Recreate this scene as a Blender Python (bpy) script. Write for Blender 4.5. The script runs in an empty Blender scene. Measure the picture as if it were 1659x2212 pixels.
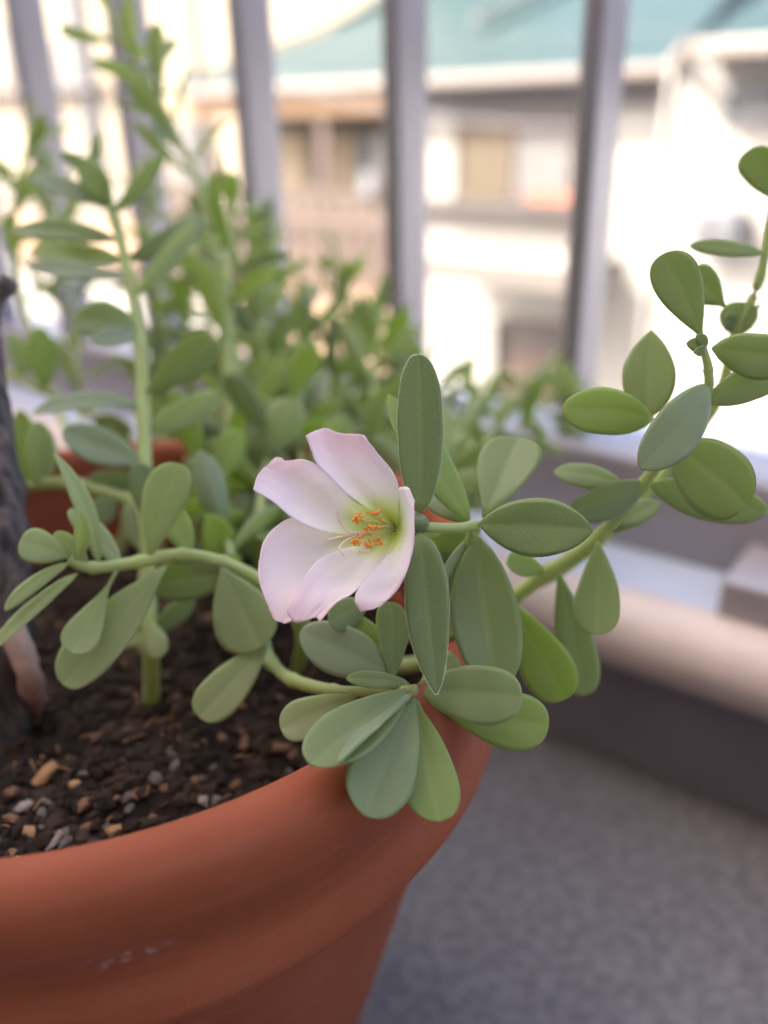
import bpy, math, random
from mathutils import Vector, Matrix, noise
R_ = math.radians
sc = bpy.context.scene
col = sc.collection

# ------------------------------------------------------------------ camera
ZC = 5.0                                   # eye height above the street
FD, CX, CY = 1858.0, 829.5, 1106.0         # focal length and centre in pixels of a 1659 x 2212 view
pitch, roll = R_(24.5), R_(1.2)
upc = Vector((-math.sin(roll)*math.cos(pitch), math.cos(roll)*math.cos(pitch), math.sin(pitch))).normalized()
fwc = (Vector((0, 0, -1)) - upc*upc.dot(Vector((0, 0, -1)))).normalized()
rtc = fwc.cross(upc)
RM = Matrix((rtc, fwc, upc))
CAM = Vector((0, 0, ZC))
cam_d = bpy.data.cameras.new('camera'); cam = bpy.data.objects.new('camera', cam_d); col.objects.link(cam)
cam.matrix_world = Matrix.Translation(CAM) @ RM.to_4x4()
cam_d.sensor_fit = 'VERTICAL'; cam_d.sensor_height = 36; cam_d.lens = FD/2212*36
cam_d.clip_start = 0.01; cam_d.clip_end = 2000
cam_d.dof.use_dof = True; cam_d.dof.focus_distance = 0.178; cam_d.dof.aperture_fstop = 5.6
sc.camera = cam
# ------------------------------------------------------------------ world, sun, exposure
AZ = R_(37)                                # the street and the railing run at this angle
SUN_EL = R_(46)
sun_h = math.radians(45)                   # the sun stands behind the balcony, a little to its left
EV = Vector((math.cos(AZ), -math.sin(AZ), 0)); NV = Vector((math.sin(AZ), math.cos(AZ), 0))
to_sun_h = (-NV*math.cos(sun_h) - EV*math.sin(sun_h)).normalized()
to_sun = to_sun_h*math.cos(SUN_EL) + Vector((0, 0, math.sin(SUN_EL)))
w = bpy.data.worlds.new('World'); sc.world = w; w.use_nodes = True
wn = w.node_tree.nodes; wl = w.node_tree.links
sky = wn.new('ShaderNodeTexSky'); sky.sky_type = 'NISHITA'; sky.sun_disc = False
sky.sun_elevation = SUN_EL; sky.sun_rotation = math.atan2(to_sun_h.x, to_sun_h.y)
sky.dust_density = 7.0; sky.air_density = 0.55; sky.ozone_density = 0.0
wl.new(sky.outputs[0], wn['Background'].inputs[0]); wn['Background'].inputs[1].default_value = 0.15
sd = bpy.data.lights.new('sun', 'SUN'); sd.energy = 2.6; sd.angle = R_(0.53); sd.color = (1, .95, .87)
so = bpy.data.objects.new('sun', sd); col.objects.link(so)
so.rotation_euler = to_sun.to_track_quat('Z', 'Y').to_euler(); so.location = (0, 0, 30)
sc.view_settings.view_transform = 'Standard'; sc.view_settings.look = 'None'
sc.view_settings.gamma = 1; sc.view_settings.use_curve_mapping = False
sc.view_settings.exposure = 2.95
sc.cycles.use_denoising = True
sc.cycles.max_bounces = 10; sc.cycles.diffuse_bounces = 6; sc.cycles.transmission_bounces = 6
sc.cycles.caustics_reflective = False; sc.cycles.caustics_refractive = False
sc.cycles.sample_clamp_indirect = 6

# ------------------------------------------------------------------ helpers
def P(x, y, z):
    """photo pixel (1659 x 2212) at depth z along the view axis -> world"""
    return CAM + RM @ Vector(((x-CX)/FD*z, -(y-CY)/FD*z, -z))
def on_z(x, y, zw):
    d = P(x, y, 1) - CAM; k = (zw-ZC)/d.z
    return CAM + d*k
FRAME = Matrix.Rotation(-AZ, 4, 'Z')       # local x along the street (E), y across it (N)
FRI = FRAME.inverted()
def on_n(x, y, n):
    """photo pixel on the vertical plane at distance n across the street -> (e, z)"""
    d = FRI @ (P(x, y, 1) - CAM); k = n/d.y
    return d.x*k, ZC + d.z*k
def tag(o, label=None, cat=None, group=None, kind=None):
    if label: o['label'] = label
    if cat: o['category'] = cat
    if group: o['group'] = group
    if kind: o['kind'] = kind
    return o
def empty(name, loc=(0, 0, 0), rotz=0):
    o = bpy.data.objects.new(name, None); o.empty_display_size = .02
    col.objects.link(o); o.location = loc; o.rotation_euler = (0, 0, rotz); return o
def mesh_obj(name, V, F, mat, parent=None, smooth=True, attr=None, mats=None, mi=None, world=True):
    me = bpy.data.meshes.new(name); 
    if parent is not None and world:
        bpy_inv = inv_of(parent); V = [bpy_inv @ Vector(v) for v in V]
    me.from_pydata([tuple(v) for v in V], [], F)
    for m in (mats or [mat]): me.materials.append(m)
    if smooth: me.polygons.foreach_set('use_smooth', [True]*len(me.polygons))
    if mi: me.polygons.foreach_set('material_index', mi)
    if attr:
        a = me.attributes.new('lv', 'FLOAT_COLOR', 'POINT')
        a.data.foreach_set('color', [c for t in attr for c in t])
    me.update()
    o = bpy.data.objects.new(name, me); col.objects.link(o)
    if parent is not None: o.parent = parent
    return o
_inv = {}
def inv_of(p):
    m = Matrix.Translation(p.location) @ p.rotation_euler.to_matrix().to_4x4()
    q = p.parent
    while q is not None:
        m = (Matrix.Translation(q.location) @ q.rotation_euler.to_matrix().to_4x4()) @ m; q = q.parent
    return m.inverted()
def cr(pts, n):
    """Catmull-Rom through vectors, n samples per span"""
    pts = [Vector(p) for p in pts]
    if len(pts) == 2: return [pts[0].lerp(pts[1], i/n) for i in range(n+1)]
    e = [pts[0]*2-pts[1]] + pts + [pts[-1]*2-pts[-2]]
    out = []
    for i in range(1, len(e)-2):
        a, b, c, d = e[i-1:i+3]
        for k in range(n):
            t = k/n
            out.append(.5*((2*b)+(c-a)*t+(2*a-5*b+4*c-d)*t*t+(3*b-3*c+d-a)*t**3))
    out.append(pts[-1]); return out
def crs(v, n):
    return [q.x for q in cr([Vector((a, 0, 0)) for a in v], n)]
def tube_geo(pts, rad, sides=8, wob=0, seed=0):
    V, F = [], []
    rg = random.Random(seed)
    ref = Vector((.3, .2, 1)).normalized()
    for i, p in enumerate(pts):
        d = (pts[min(i+1, len(pts)-1)] - pts[max(i-1, 0)]).normalized()
        a = d.cross(ref)
        if a.length < .05: a = d.cross(Vector((1, 0, 0)))
        a.normalize(); b = d.cross(a)
        for k in range(sides):
            t = 2*math.pi*k/sides
            r = rad[i]*(1 + wob*noise.noise(p*120 + Vector((math.cos(t), math.sin(t), 0))*1.4 + Vector((seed, 0, 0))))
            V.append(p + (a*math.cos(t) + b*math.sin(t))*r)
    n = len(pts)
    for i in range(n-1):
        for k in range(sides):
            k2 = (k+1) % sides
            F.append((i*sides+k, i*sides+k2, (i+1)*sides+k2, (i+1)*sides+k))
    F.append(tuple(range(sides-1, -1, -1))); F.append(tuple((n-1)*sides+k for k in range(sides)))
    return V, F
def tube(name, pts, r0, r1, mat, parent=None, sides=8, n=6, wob=0, seed=0, radii=None):
    c = cr(pts, n); m = len(c)-1
    rad = crs(radii, n) if radii else [r0+(r1-r0)*i/m for i in range(m+1)]
    if name == 'stem': rad = [r*(1.22 if i % n == 0 else 1.0) for i, r in enumerate(rad)]
    V, F = tube_geo(c, rad, sides, wob, seed)
    return mesh_obj(name, V, F, mat, parent)
class Geo:
    """boxes and prisms in the street frame, joined into one mesh"""
    def __init__(s): s.V, s.F = [], []
    def box(s, e0, e1, n0, n1, z0, z1):
        b = len(s.V)
        s.V += [(x, y, z) for z in (z0, z1) for y in (n0, n1) for x in (e0, e1)]
        s.F += [tuple(b+i for i in f) for f in ((0, 2, 3, 1), (4, 5, 7, 6), (0, 1, 5, 4), (2, 6, 7, 3), (0, 4, 6, 2), (1, 3, 7, 5))]
        return s
    def prism(s, prof, e0, e1):
        """profile of (n, z) points swept along e"""
        b = len(s.V); m = len(prof)
        s.V += [(e0, y, z) for y, z in prof] + [(e1, y, z) for y, z in prof]
        s.F += [(b+i, b+(i+1) % m, b+m+(i+1) % m, b+m+i) for i in range(m)]
        s.F += [tuple(b+i for i in range(m-1, -1, -1)), tuple(b+m+i for i in range(m))]
        return s
    def poly(s, pts, th=.04):
        """flat slab: points (e, n, z), thickened downwards"""
        b = len(s.V); m = len(pts)
        s.V += list(pts) + [(x, y, z-th) for x, y, z in pts]
        s.F += [tuple(b+i for i in range(m)), tuple(b+m+i for i in range(m-1, -1, -1))]
        s.F += [(b+i, b+m+i, b+m+(i+1) % m, b+(i+1) % m) for i in range(m)]
        return s
    def make(s, name, mat, parent=None, bevel=0, smooth=False):
        o = mesh_obj(name, s.V, s.F, mat, parent, smooth=smooth, world=False)
        if parent is None: o.rotation_euler = (0, 0, -AZ)
        if bevel:
            m = o.modifiers.new('bevel', 'BEVEL'); m.width = bevel; m.segments = 3; m.limit_method = 'ANGLE'
            o.data.polygons.foreach_set('use_smooth', [True]*len(o.data.polygons))
        import bmesh
        bm = bmesh.new(); bm.from_mesh(o.data); bmesh.ops.recalc_face_normals(bm, faces=bm.faces); bm.to_mesh(o.data); bm.free()
        return o

# ------------------------------------------------------------------ materials
def mat(name, c1, c2=None, rough=.6, scale=8, bump=0, bscale=None, spec=.5, metal=0, detail=6, coat=0, extra=None):
    m = bpy.data.materials.new(name); m.use_nodes = True
    nt = m.node_tree; b = nt.nodes['Principled BSDF']
    b.inputs['Roughness'].default_value = rough; b.inputs['Metallic'].default_value = metal
    b.inputs['Specular IOR Level'].default_value = spec
    tc = nt.nodes.new('ShaderNodeTexCoord')
    nz = nt.nodes.new('ShaderNodeTexNoise'); nz.inputs['Scale'].default_value = scale; nz.inputs['Detail'].default_value = detail
    nt.links.new(tc.outputs['Object'], nz.inputs['Vector'])
    rp = nt.nodes.new('ShaderNodeValToRGB'); rp.color_ramp.elements[0].position = .3; rp.color_ramp.elements[1].position = .7
    rp.color_ramp.elements[0].color = (*c1, 1); rp.color_ramp.elements[1].color = (*(c2 or c1), 1)
    nt.links.new(nz.outputs['Fac'], rp.inputs['Fac']); nt.links.new(rp.outputs['Color'], b.inputs['Base Color'])
    if bump:
        n2 = nt.nodes.new('ShaderNodeTexNoise'); n2.inputs['Scale'].default_value = bscale or scale*4; n2.inputs['Detail'].default_value = 8
        nt.links.new(tc.outputs['Object'], n2.inputs['Vector'])
        bp = nt.nodes.new('ShaderNodeBump'); bp.inputs['Strength'].default_value = 1; bp.inputs['Distance'].default_value = bump
        nt.links.new(n2.outputs['Fac'], bp.inputs['Height']); nt.links.new(bp.outputs['Normal'], b.inputs['Normal'])
    return m
def leaf_mat(name, ctop, cvar, rib, trans=.46, tcol=None, rough=.42, speck=0.0):
    m = bpy.data.materials.new(name); m.use_nodes = True
    nt = m.node_tree; L = nt.links; b = nt.nodes['Principled BSDF']; out = nt.nodes['Material Output']
    at = nt.nodes.new('ShaderNodeAttribute'); at.attribute_name = 'lv'
    sp = nt.nodes.new('ShaderNodeSeparateColor'); L.new(at.outputs['Color'], sp.inputs[0])
    tc = nt.nodes.new('ShaderNodeTexCoord')
    nz = nt.nodes.new('ShaderNodeTexNoise'); nz.inputs['Scale'].default_value = 160; nz.inputs['Detail'].default_value = 5
    L.new(tc.outputs['Object'], nz.inputs['Vector'])
    oi = nt.nodes.new('ShaderNodeObjectInfo')
    mr = nt.nodes.new('ShaderNodeMath'); mr.operation = 'MULTIPLY_ADD'; mr.inputs[1].default_value = .75; 
    sub = nt.nodes.new('ShaderNodeMath'); sub.operation = 'MULTIPLY_ADD'; sub.inputs[1].default_value = .7; sub.inputs[2].default_value = -.22
    L.new(nz.outputs['Fac'], sub.inputs[0]); L.new(oi.outputs['Random'], mr.inputs[0]); L.new(sub.outputs[0], mr.inputs[2])
    mx = nt.nodes.new('ShaderNodeMix'); mx.data_type = 'RGBA'; mx.clamp_factor = True
    mx.inputs[6].default_value = (*ctop, 1); mx.inputs[7].default_value = (*cvar, 1); L.new(mr.outputs[0], mx.inputs[0])
    # midrib and petiole run paler
    rm = nt.nodes.new('ShaderNodeMapRange'); rm.inputs[1].default_value = .03; rm.inputs[2].default_value = .16; rm.inputs[3].default_value = .42; rm.inputs[4].default_value = 0
    L.new(sp.outputs[1], rm.inputs[0])
    rt = nt.nodes.new('ShaderNodeMapRange'); rt.inputs[1].default_value = .0; rt.inputs[2].default_value = .16; rt.inputs[3].default_value = .8; rt.inputs[4].default_value = 0
    L.new(sp.outputs[0], rt.inputs[0])
    mxx = nt.nodes.new('ShaderNodeMath'); mxx.operation = 'MAXIMUM'; L.new(rm.outputs[0], mxx.inputs[0]); L.new(rt.outputs[0], mxx.inputs[1])
    m2 = nt.nodes.new('ShaderNodeMix'); m2.data_type = 'RGBA'; m2.inputs[7].default_value = (*rib, 1)
    L.new(mxx.outputs[0], m2.inputs[0]); L.new(mx.outputs[2], m2.inputs[6])
    eg = nt.nodes.new('ShaderNodeMapRange'); eg.inputs[1].default_value = .86; eg.inputs[2].default_value = 1; eg.inputs[3].default_value = 0; eg.inputs[4].default_value = .55
    L.new(sp.outputs[1], eg.inputs[0])
    m4 = nt.nodes.new('ShaderNodeMix'); m4.data_type = 'RGBA'; m4.inputs[7].default_value = (min(1, rib[0]*1.15), min(1, rib[1]*1.15), min(1, rib[2]*1.3), 1)
    L.new(eg.outputs[0], m4.inputs[0]); L.new(m2.outputs[2], m4.inputs[6])
    colr = m4.outputs[2]
    if speck:
        vo = nt.nodes.new('ShaderNodeTexVoronoi'); vo.inputs['Scale'].default_value = 1500
        L.new(tc.outputs['Object'], vo.inputs['Vector'])
        vr = nt.nodes.new('ShaderNodeMapRange'); vr.inputs[1].default_value = .12; vr.inputs[2].default_value = .34; vr.inputs[3].default_value = speck; vr.inputs[4].default_value = 0
        n5 = nt.nodes.new('ShaderNodeTexNoise'); n5.inputs['Scale'].default_value = 260; n5.inputs['Detail'].default_value = 2
        L.new(tc.outputs['Object'], n5.inputs['Vector'])
        n6 = nt.nodes.new('ShaderNodeMath'); n6.operation = 'MULTIPLY_ADD'; n6.inputs[1].default_value = -.55; L.new(n5.outputs['Fac'], n6.inputs[0]); 
        n7 = nt.nodes.new('ShaderNodeMath'); n7.operation = 'ADD'; n7.inputs[1].default_value = .3; L.new(vo.outputs['Distance'], n6.inputs[2]); L.new(n6.outputs[0], n7.inputs[0]); L.new(n7.outputs[0], vr.inputs[0])
        m3 = nt.nodes.new('ShaderNodeMix'); m3.data_type = 'RGBA'; m3.inputs[7].default_value = (.55, .68, .42, 1)
        L.new(vr.outputs[0], m3.inputs[0]); L.new(colr, m3.inputs[6]); colr = m3.outputs[2]
        bp = nt.nodes.new('ShaderNodeBump'); bp.inputs['Distance'].default_value = .00015; bp.inputs['Strength'].default_value = .9
        L.new(vr.outputs[0], bp.inputs['Height']); L.new(bp.outputs['Normal'], b.inputs['Normal'])
    L.new(colr, b.inputs['Base Color']); b.inputs['Roughness'].default_value = rough; b.inputs['Specular IOR Level'].default_value = .45
    b.inputs['Sheen Weight'].default_value = .3; b.inputs['Sheen Roughness'].default_value = .45; b.inputs['Sheen Tint'].default_value = (.9, 1, .85, 1)
    tr = nt.nodes.new('ShaderNodeBsdfTranslucent'); tr.inputs['Color'].default_value = (*(tcol or (.54, .66, .2)), 1)
    ms = nt.nodes.new('ShaderNodeMixShader'); ms.inputs[0].default_value = trans
    L.new(b.outputs[0], ms.inputs[1]); L.new(tr.outputs[0], ms.inputs[2]); L.new(ms.outputs[0], out.inputs['Surface'])
    return m
def petal_mat():
    m = bpy.data.materials.new('petal'); m.use_nodes = True
    nt = m.node_tree; L = nt.links; b = nt.nodes['Principled BSDF']; out = nt.nodes['Material Output']
    at = nt.nodes.new('ShaderNodeAttribute'); at.attribute_name = 'lv'
    sp = nt.nodes.new('ShaderNodeSeparateColor'); L.new(at.outputs['Color'], sp.inputs[0])
    rp = nt.nodes.new('ShaderNodeValToRGB'); cr_ = rp.color_ramp
    cr_.elements[0].position = .04; cr_.elements[0].color = (.66, .74, .14, 1)
    cr_.elements[1].position = 1; cr_.elements[1].color = (.95, .76, .775, 1)
    for p, c in ((.16, (.86, .90, .46, 1)), (.30, (.96, .93, .88, 1)), (.62, (.96, .87, .875, 1))):
        e = cr_.elements.new(p); e.color = c
    L.new(sp.outputs[0], rp.inputs[0])
    # fine lengthwise veins (green channel runs across the petal)
    wv = nt.nodes.new('ShaderNodeMath'); wv.operation = 'MULTIPLY'; wv.inputs[1].default_value = 95; L.new(sp.outputs[1], wv.inputs[0])
    sn = nt.nodes.new('ShaderNodeMath'); sn.operation = 'SINE'; L.new(wv.outputs[0], sn.inputs[0])
    bp = nt.nodes.new('ShaderNodeBump'); bp.inputs['Distance'].default_value = .00003; bp.inputs['Strength'].default_value = .5
    L.new(sn.outputs[0], bp.inputs['Height']); L.new(bp.outputs['Normal'], b.inputs['Normal'])
    L.new(rp.outputs[0], b.inputs['Base Color']); b.inputs['Roughness'].default_value = .55
    b.inputs['Sheen Weight'].default_value = .1; b.inputs['Specular IOR Level'].default_value = .3
    tr = nt.nodes.new('ShaderNodeBsdfTranslucent'); L.new(rp.outputs[0], tr.inputs['Color'])
    ms = nt.nodes.new('ShaderNodeMixShader'); ms.inputs[0].default_value = .42
    L.new(b.outputs[0], ms.inputs[1]); L.new(tr.outputs[0], ms.inputs[2]); L.new(ms.outputs[0], out.inputs['Surface'])
    return m
M = {}
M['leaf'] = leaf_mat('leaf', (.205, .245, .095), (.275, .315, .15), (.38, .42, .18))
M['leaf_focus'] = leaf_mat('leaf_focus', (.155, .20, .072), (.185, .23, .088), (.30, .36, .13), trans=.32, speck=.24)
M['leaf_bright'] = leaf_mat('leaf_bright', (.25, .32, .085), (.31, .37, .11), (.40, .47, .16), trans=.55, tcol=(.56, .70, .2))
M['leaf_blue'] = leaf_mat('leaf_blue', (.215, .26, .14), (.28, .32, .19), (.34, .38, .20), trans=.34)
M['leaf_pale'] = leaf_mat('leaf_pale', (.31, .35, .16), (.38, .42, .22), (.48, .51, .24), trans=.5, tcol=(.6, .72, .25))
M['stem'] = leaf_mat('stem', (.44, .50, .18), (.50, .54, .21), (.44, .50, .18), trans=.35, tcol=(.5, .6, .1))
M['hair'] = mat('hair', (.82, .86, .72), rough=.4)
M['petal'] = petal_mat()
M['anther'] = mat('anther', (.75, .20, .015), (.9, .33, .03), rough=.6, scale=900)
M['filament'] = leaf_mat('filament', (.72, .72, .35), (.8, .78, .45), (.72, .72, .35), trans=.4, tcol=(.8, .8, .4))
M['style'] = leaf_mat('style', (.85, .66, .62), (.88, .72, .68), (.85, .66, .62), trans=.4, tcol=(.9, .7, .65))
M['soil'] = mat('soil', (.010, .0065, .005), (.034, .021, .0145), rough=.95, scale=140, bump=.0012, bscale=320, spec=.2)
M['crumb'] = mat('crumb', (.011, .0075, .0055), (.055, .034, .021), rough=.95, scale=120, spec=.2)
PEB = [mat('pebble_tan', (.30, .15, .055), (.45, .25, .11), rough=.8, scale=200), mat('pebble_white', (.20, .155, .13), (.31, .25, .21), rough=.85, scale=200),
       mat('pebble_brown', (.11, .05, .022), (.22, .11, .055), rough=.85, scale=200), mat('pebble_grey', (.085, .065, .05), (.17, .135, .105), rough=.9, scale=200)]
M['bark'] = mat('bark', (.022, .017, .015), (.15, .115, .10), rough=.9, scale=70, bump=.0012, bscale=150)
mb = M['bark'].node_tree; mpb = mb.nodes.new('ShaderNodeMapping'); mpb.inputs['Scale'].default_value = (1.6, 1.6, .16)
for n_ in [n for n in mb.nodes if n.type == 'TEX_NOISE']:
    mb.links.new([n for n in mb.nodes if n.type == 'TEX_COORD'][0].outputs['Object'], mpb.inputs[0]); mb.links.new(mpb.outputs[0], n_.inputs['Vector']); n_.inputs['Scale'].default_value = 260
M['twig'] = mat('twig', (.38, .24, .18), (.55, .40, .32), rough=.8, scale=90, bump=.0006)
M['rail'] = mat('rail', (.28, .25, .26), (.31, .275, .285), rough=.26, scale=6, spec=.8)
M['kerb'] = mat('kerb', (.46, .50, .60), (.54, .58, .68), rough=.28, scale=18, bump=.0006, bscale=200)  # kerb top: blue sky reflection put into the base colour
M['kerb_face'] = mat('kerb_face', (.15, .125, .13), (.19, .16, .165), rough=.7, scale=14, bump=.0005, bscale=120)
M['kerb_nose'] = mat('kerb_nose', (.58, .46, .385), (.64, .515, .435), rough=.55, scale=30, bump=.0004, bscale=260)
M['our_wall'] = mat('our_wall', (.56, .51, .45), (.60, .55, .49), rough=.8, scale=3)
M['our_ceiling'] = mat('our_ceiling', (.62, .58, .52), (.66, .62, .56), rough=.8, scale=3)
M['cream'] = mat('cream', (.195, .165, .12), (.215, .183, .138), rough=.85, scale=2, bump=.004, bscale=30)
M['white'] = mat('white', (.19, .184, .17), (.21, .204, .19), rough=.8, scale=2, bump=.004, bscale=30)
M['teal'] = mat('teal', (.0095, .0275, .0295), (.0125, .0315, .033), rough=.5, scale=1.5)
M['teal_faded'] = mat('teal_faded', (.016, .034, .036), (.019, .038, .039), rough=.5, scale=1.5)
M['gutter'] = mat('gutter', (.125, .105, .092), (.14, .12, .105), rough=.6)
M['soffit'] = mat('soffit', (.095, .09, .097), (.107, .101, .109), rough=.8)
M['canopy_trim'] = mat('canopy_trim', (.082, .07, .062), (.092, .08, .07), rough=.6)
M['brown'] = mat('brown', (.055, .036, .030), (.08, .052, .042), rough=.6, scale=6)
M['wood'] = mat('wood', (.26, .165, .095), (.31, .20, .12), rough=.7, scale=5)
M['dark'] = mat('dark', (.045, .038, .036), (.065, .055, .05), rough=.7)
M['grey'] = mat('grey', (.085, .09, .10), (.105, .11, .12), rough=.5)
M['curtain'] = mat('curtain', (.24, .195, .14), (.28, .23, .165), rough=.9, scale=10)
M['curtain_white'] = mat('curtain_white', (.34, .335, .33), (.38, .375, .37), rough=.9, scale=10)
M['cloth_red'] = mat('cloth_red', (.24, .075, .045), (.30, .10, .06), rough=.9)
M['street'] = mat('street', (.24, .235, .23), (.30, .29, .28), rough=.9, scale=3)
M['pinkwall'] = mat('pinkwall', (.25, .165, .11), (.28, .19, .13), rough=.85, scale=4)
gl = bpy.data.materials.new('glass'); gl.use_nodes = True
gn = gl.node_tree; gn.nodes.remove(gn.nodes['Principled BSDF'])
g1 = gn.nodes.new('ShaderNodeBsdfTransparent'); g2 = gn.nodes.new('ShaderNodeBsdfGlossy'); g2.inputs['Roughness'].default_value = .03
g3 = gn.nodes.new('ShaderNodeMixShader'); g3.inputs[0].default_value = .12
gn.links.new(g1.outputs[0], g3.inputs[1]); gn.links.new(g2.outputs[0], g3.inputs[2]); gn.links.new(g3.outputs[0], gn.nodes['Material Output'].inputs[0])
M['glass'] = gl

# concrete floor: grey, with coarse grit and damp darker patches
def floor_mat():
    m = mat('floor', (.142, .126, .121), (.168, .149, .143), rough=.6, scale=9, bump=.0010, bscale=150)
    nt = m.node_tree; L = nt.links; b = nt.nodes['Principled BSDF']
    src = b.inputs['Base Color'].links[0].from_socket
    tc = [n for n in nt.nodes if n.type == 'TEX_COORD'][0]
    vo = nt.nodes.new('ShaderNodeTexNoise'); vo.inputs['Scale'].default_value = 190; vo.inputs['Detail'].default_value = 3
    L.new(tc.outputs['Object'], vo.inputs['Vector'])
    rp = nt.nodes.new('ShaderNodeValToRGB'); rp.color_ramp.elements[0].position = .36; rp.color_ramp.elements[1].position = .66
    rp.color_ramp.elements[0].color = (.70, .69, .70, 1); rp.color_ramp.elements[1].color = (1.2, 1.19, 1.18, 1)
    L.new(vo.outputs['Fac'], rp.inputs[0])
    mx = nt.nodes.new('ShaderNodeMix'); mx.data_type = 'RGBA'; mx.blend_type = 'MULTIPLY'; mx.inputs[0].default_value = 1
    L.new(src, mx.inputs[6]); L.new(rp.outputs[0], mx.inputs[7]); L.new(mx.outputs[2], b.inputs['Base Color'])
    return m
M['floor'] = floor_mat()
# terracotta-coloured plastic: faint lathe streaks, dust, one pale scuff
def pot_mat(scuff):
    m = mat('pot', (.235, .058, .023), (.285, .073, .031), rough=.7, scale=34, bump=.0002, bscale=420, spec=.2)
    nt = m.node_tree; L = nt.links; b = nt.nodes['Principled BSDF']
    src = b.inputs['Base Color'].links[0].from_socket
    tc = [n for n in nt.nodes if n.type == 'TEX_COORD'][0]
    mp = nt.nodes.new('ShaderNodeMapping'); mp.inputs['Scale'].default_value = (1, 1, 14); L.new(tc.outputs['Object'], mp.inputs[0])
    nz = nt.nodes.new('ShaderNodeTexNoise'); nz.inputs['Scale'].default_value = 26; nz.inputs['Detail'].default_value = 7; L.new(mp.outputs[0], nz.inputs['Vector'])
    mr = nt.nodes.new('ShaderNodeMapRange'); mr.inputs[1].default_value = .52; mr.inputs[2].default_value = .8; mr.inputs[3].default_value = 0; mr.inputs[4].default_value = .35
    L.new(nz.outputs['Fac'], mr.inputs[0])
    # scuff: a short smear round one spot of the rim band
    vd = nt.nodes.new('ShaderNodeVectorMath'); vd.operation = 'SUBTRACT'; vd.inputs[1].default_value = scuff; L.new(tc.outputs['Object'], vd.inputs[0])
    vm = nt.nodes.new('ShaderNodeVectorMath'); vm.operation = 'MULTIPLY'; vm.inputs[1].default_value = (1, 1, 2.6); L.new(vd.outputs[0], vm.inputs[0])
    ln = nt.nodes.new('ShaderNodeVectorMath'); ln.operation = 'LENGTH'; L.new(vm.outputs[0], ln.inputs[0])
    lr = nt.nodes.new('ShaderNodeMapRange'); lr.inputs[1].default_value = .003; lr.inputs[2].default_value = .011; lr.inputs[3].default_value = 1; lr.inputs[4].default_value = 0
    L.new(ln.outputs['Value'], lr.inputs[0])
    n3 = nt.nodes.new('ShaderNodeTexNoise'); n3.inputs['Scale'].default_value = 330; n3.inputs['Detail'].default_value = 4; L.new(tc.outputs['Object'], n3.inputs['Vector'])
    n3r = nt.nodes.new('ShaderNodeMapRange'); n3r.inputs[1].default_value = .5; n3r.inputs[2].default_value = .62; L.new(n3.outputs['Fac'], n3r.inputs[0])
    ml = nt.nodes.new('ShaderNodeMath'); ml.operation = 'MULTIPLY'; L.new(lr.outputs[0], ml.inputs[0]); L.new(n3r.outputs[0], ml.inputs[1])
    m65 = nt.nodes.new('ShaderNodeMath'); m65.operation = 'MULTIPLY'; m65.inputs[1].default_value = .32; L.new(ml.outputs[0], m65.inputs[0])
    a = nt.nodes.new('ShaderNodeMix'); a.data_type = 'RGBA'; a.inputs[7].default_value = (.33, .12, .065, 1)
    L.new(mr.outputs[0], a.inputs[0]); L.new(src, a.inputs[6])
    c = nt.nodes.new('ShaderNodeMix'); c.data_type = 'RGBA'; c.inputs[7].default_value = (.55, .48, .46, 1)
    L.new(m65.outputs[0], c.inputs[0]); L.new(a.outputs[2], c.inputs[6]); L.new(c.outputs[2], b.inputs['Base Color'])
    return m

# ------------------------------------------------------------------ the balcony (setting)
ZF = ZC - .315                             # balcony floor
ZK = ZC - .218                             # top of the kerb
g = Geo().box(-40, 60, -20, 80, -.3, 0); tag(g.make('street', M['street']), kind='structure')
g = Geo().box(-3, 3, -.9, .62, ZF-.18, ZF); tag(g.make('balcony_floor', M['floor']), kind='structure')
# kerb: recessed face, flat top
g = Geo().box(-3, 3, .366, .62, ZF+.0005, ZK-.012); tag(g.make('balcony_kerb', M['kerb_face']), kind='structure')
g = Geo().box(-3, 3, .372, .622, ZK-.0118, ZK); tag(g.make('balcony_kerb_top', M['kerb']), kind='structure')
prof = [(.366+.020*math.cos(t), ZK-.0165+.020*math.sin(t)) for t in [R_(a) for a in range(0, 360, 15)]]
g = Geo().prism(prof, -3, 3); o = g.make('balcony_kerb_nosing', M['kerb_nose'], smooth=True); tag(o, kind='structure')
g = Geo().box(-6, 6, -.897, -.25, ZF+2.35, ZF+2.5); tag(g.make('eave_slab', M['our_ceiling']), kind='structure')
g = Geo().box(-9, 9, -8, -.9, 0, 9.5); tag(g.make('apartment_wall', M['our_wall']), kind='structure')

# railing: flat upright bars in a bottom rail
N_R, E4, SP = .4427, -.312, .1175
rail = empty('balcony_railing', FRAME @ Vector((E4, N_R, ZK)), -AZ)
tag(rail, 'brown metal balcony railing of flat upright bars standing behind the pot', 'railing')
def rl(g_): # shift street-frame geometry to the railing's origin
    g_.V = [(x-E4, y-N_R, z-ZK) for x, y, z in g_.V]; return g_
ZR = ZC - .165
rl(Geo().box(E4-14*SP, E4+2.6*SP, N_R-.024, N_R+.024, ZK-.001, ZR)).make('bottom_rail', M['rail'], rail, bevel=.004)
rl(Geo().box(E4-14*SP, E4+2.6*SP, N_R-.03, N_R+.03, ZR+.92, ZR+.96)).make('top_rail', M['rail'], rail, bevel=.006)
bar_me = None
for k in range(-12, 2):
    if bar_me is None:
        b0 = Geo().box(-.0055, .0055, -.015, .015, ZR-ZK-.002, ZR-ZK+.925).make('bar', M['rail'], rail, bevel=.0015)
        bar_me = b0; b0.location.x = k*SP
    else:
        c = bar_me.copy(); col.objects.link(c); c.parent = rail; c.location.x = k*SP
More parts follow.
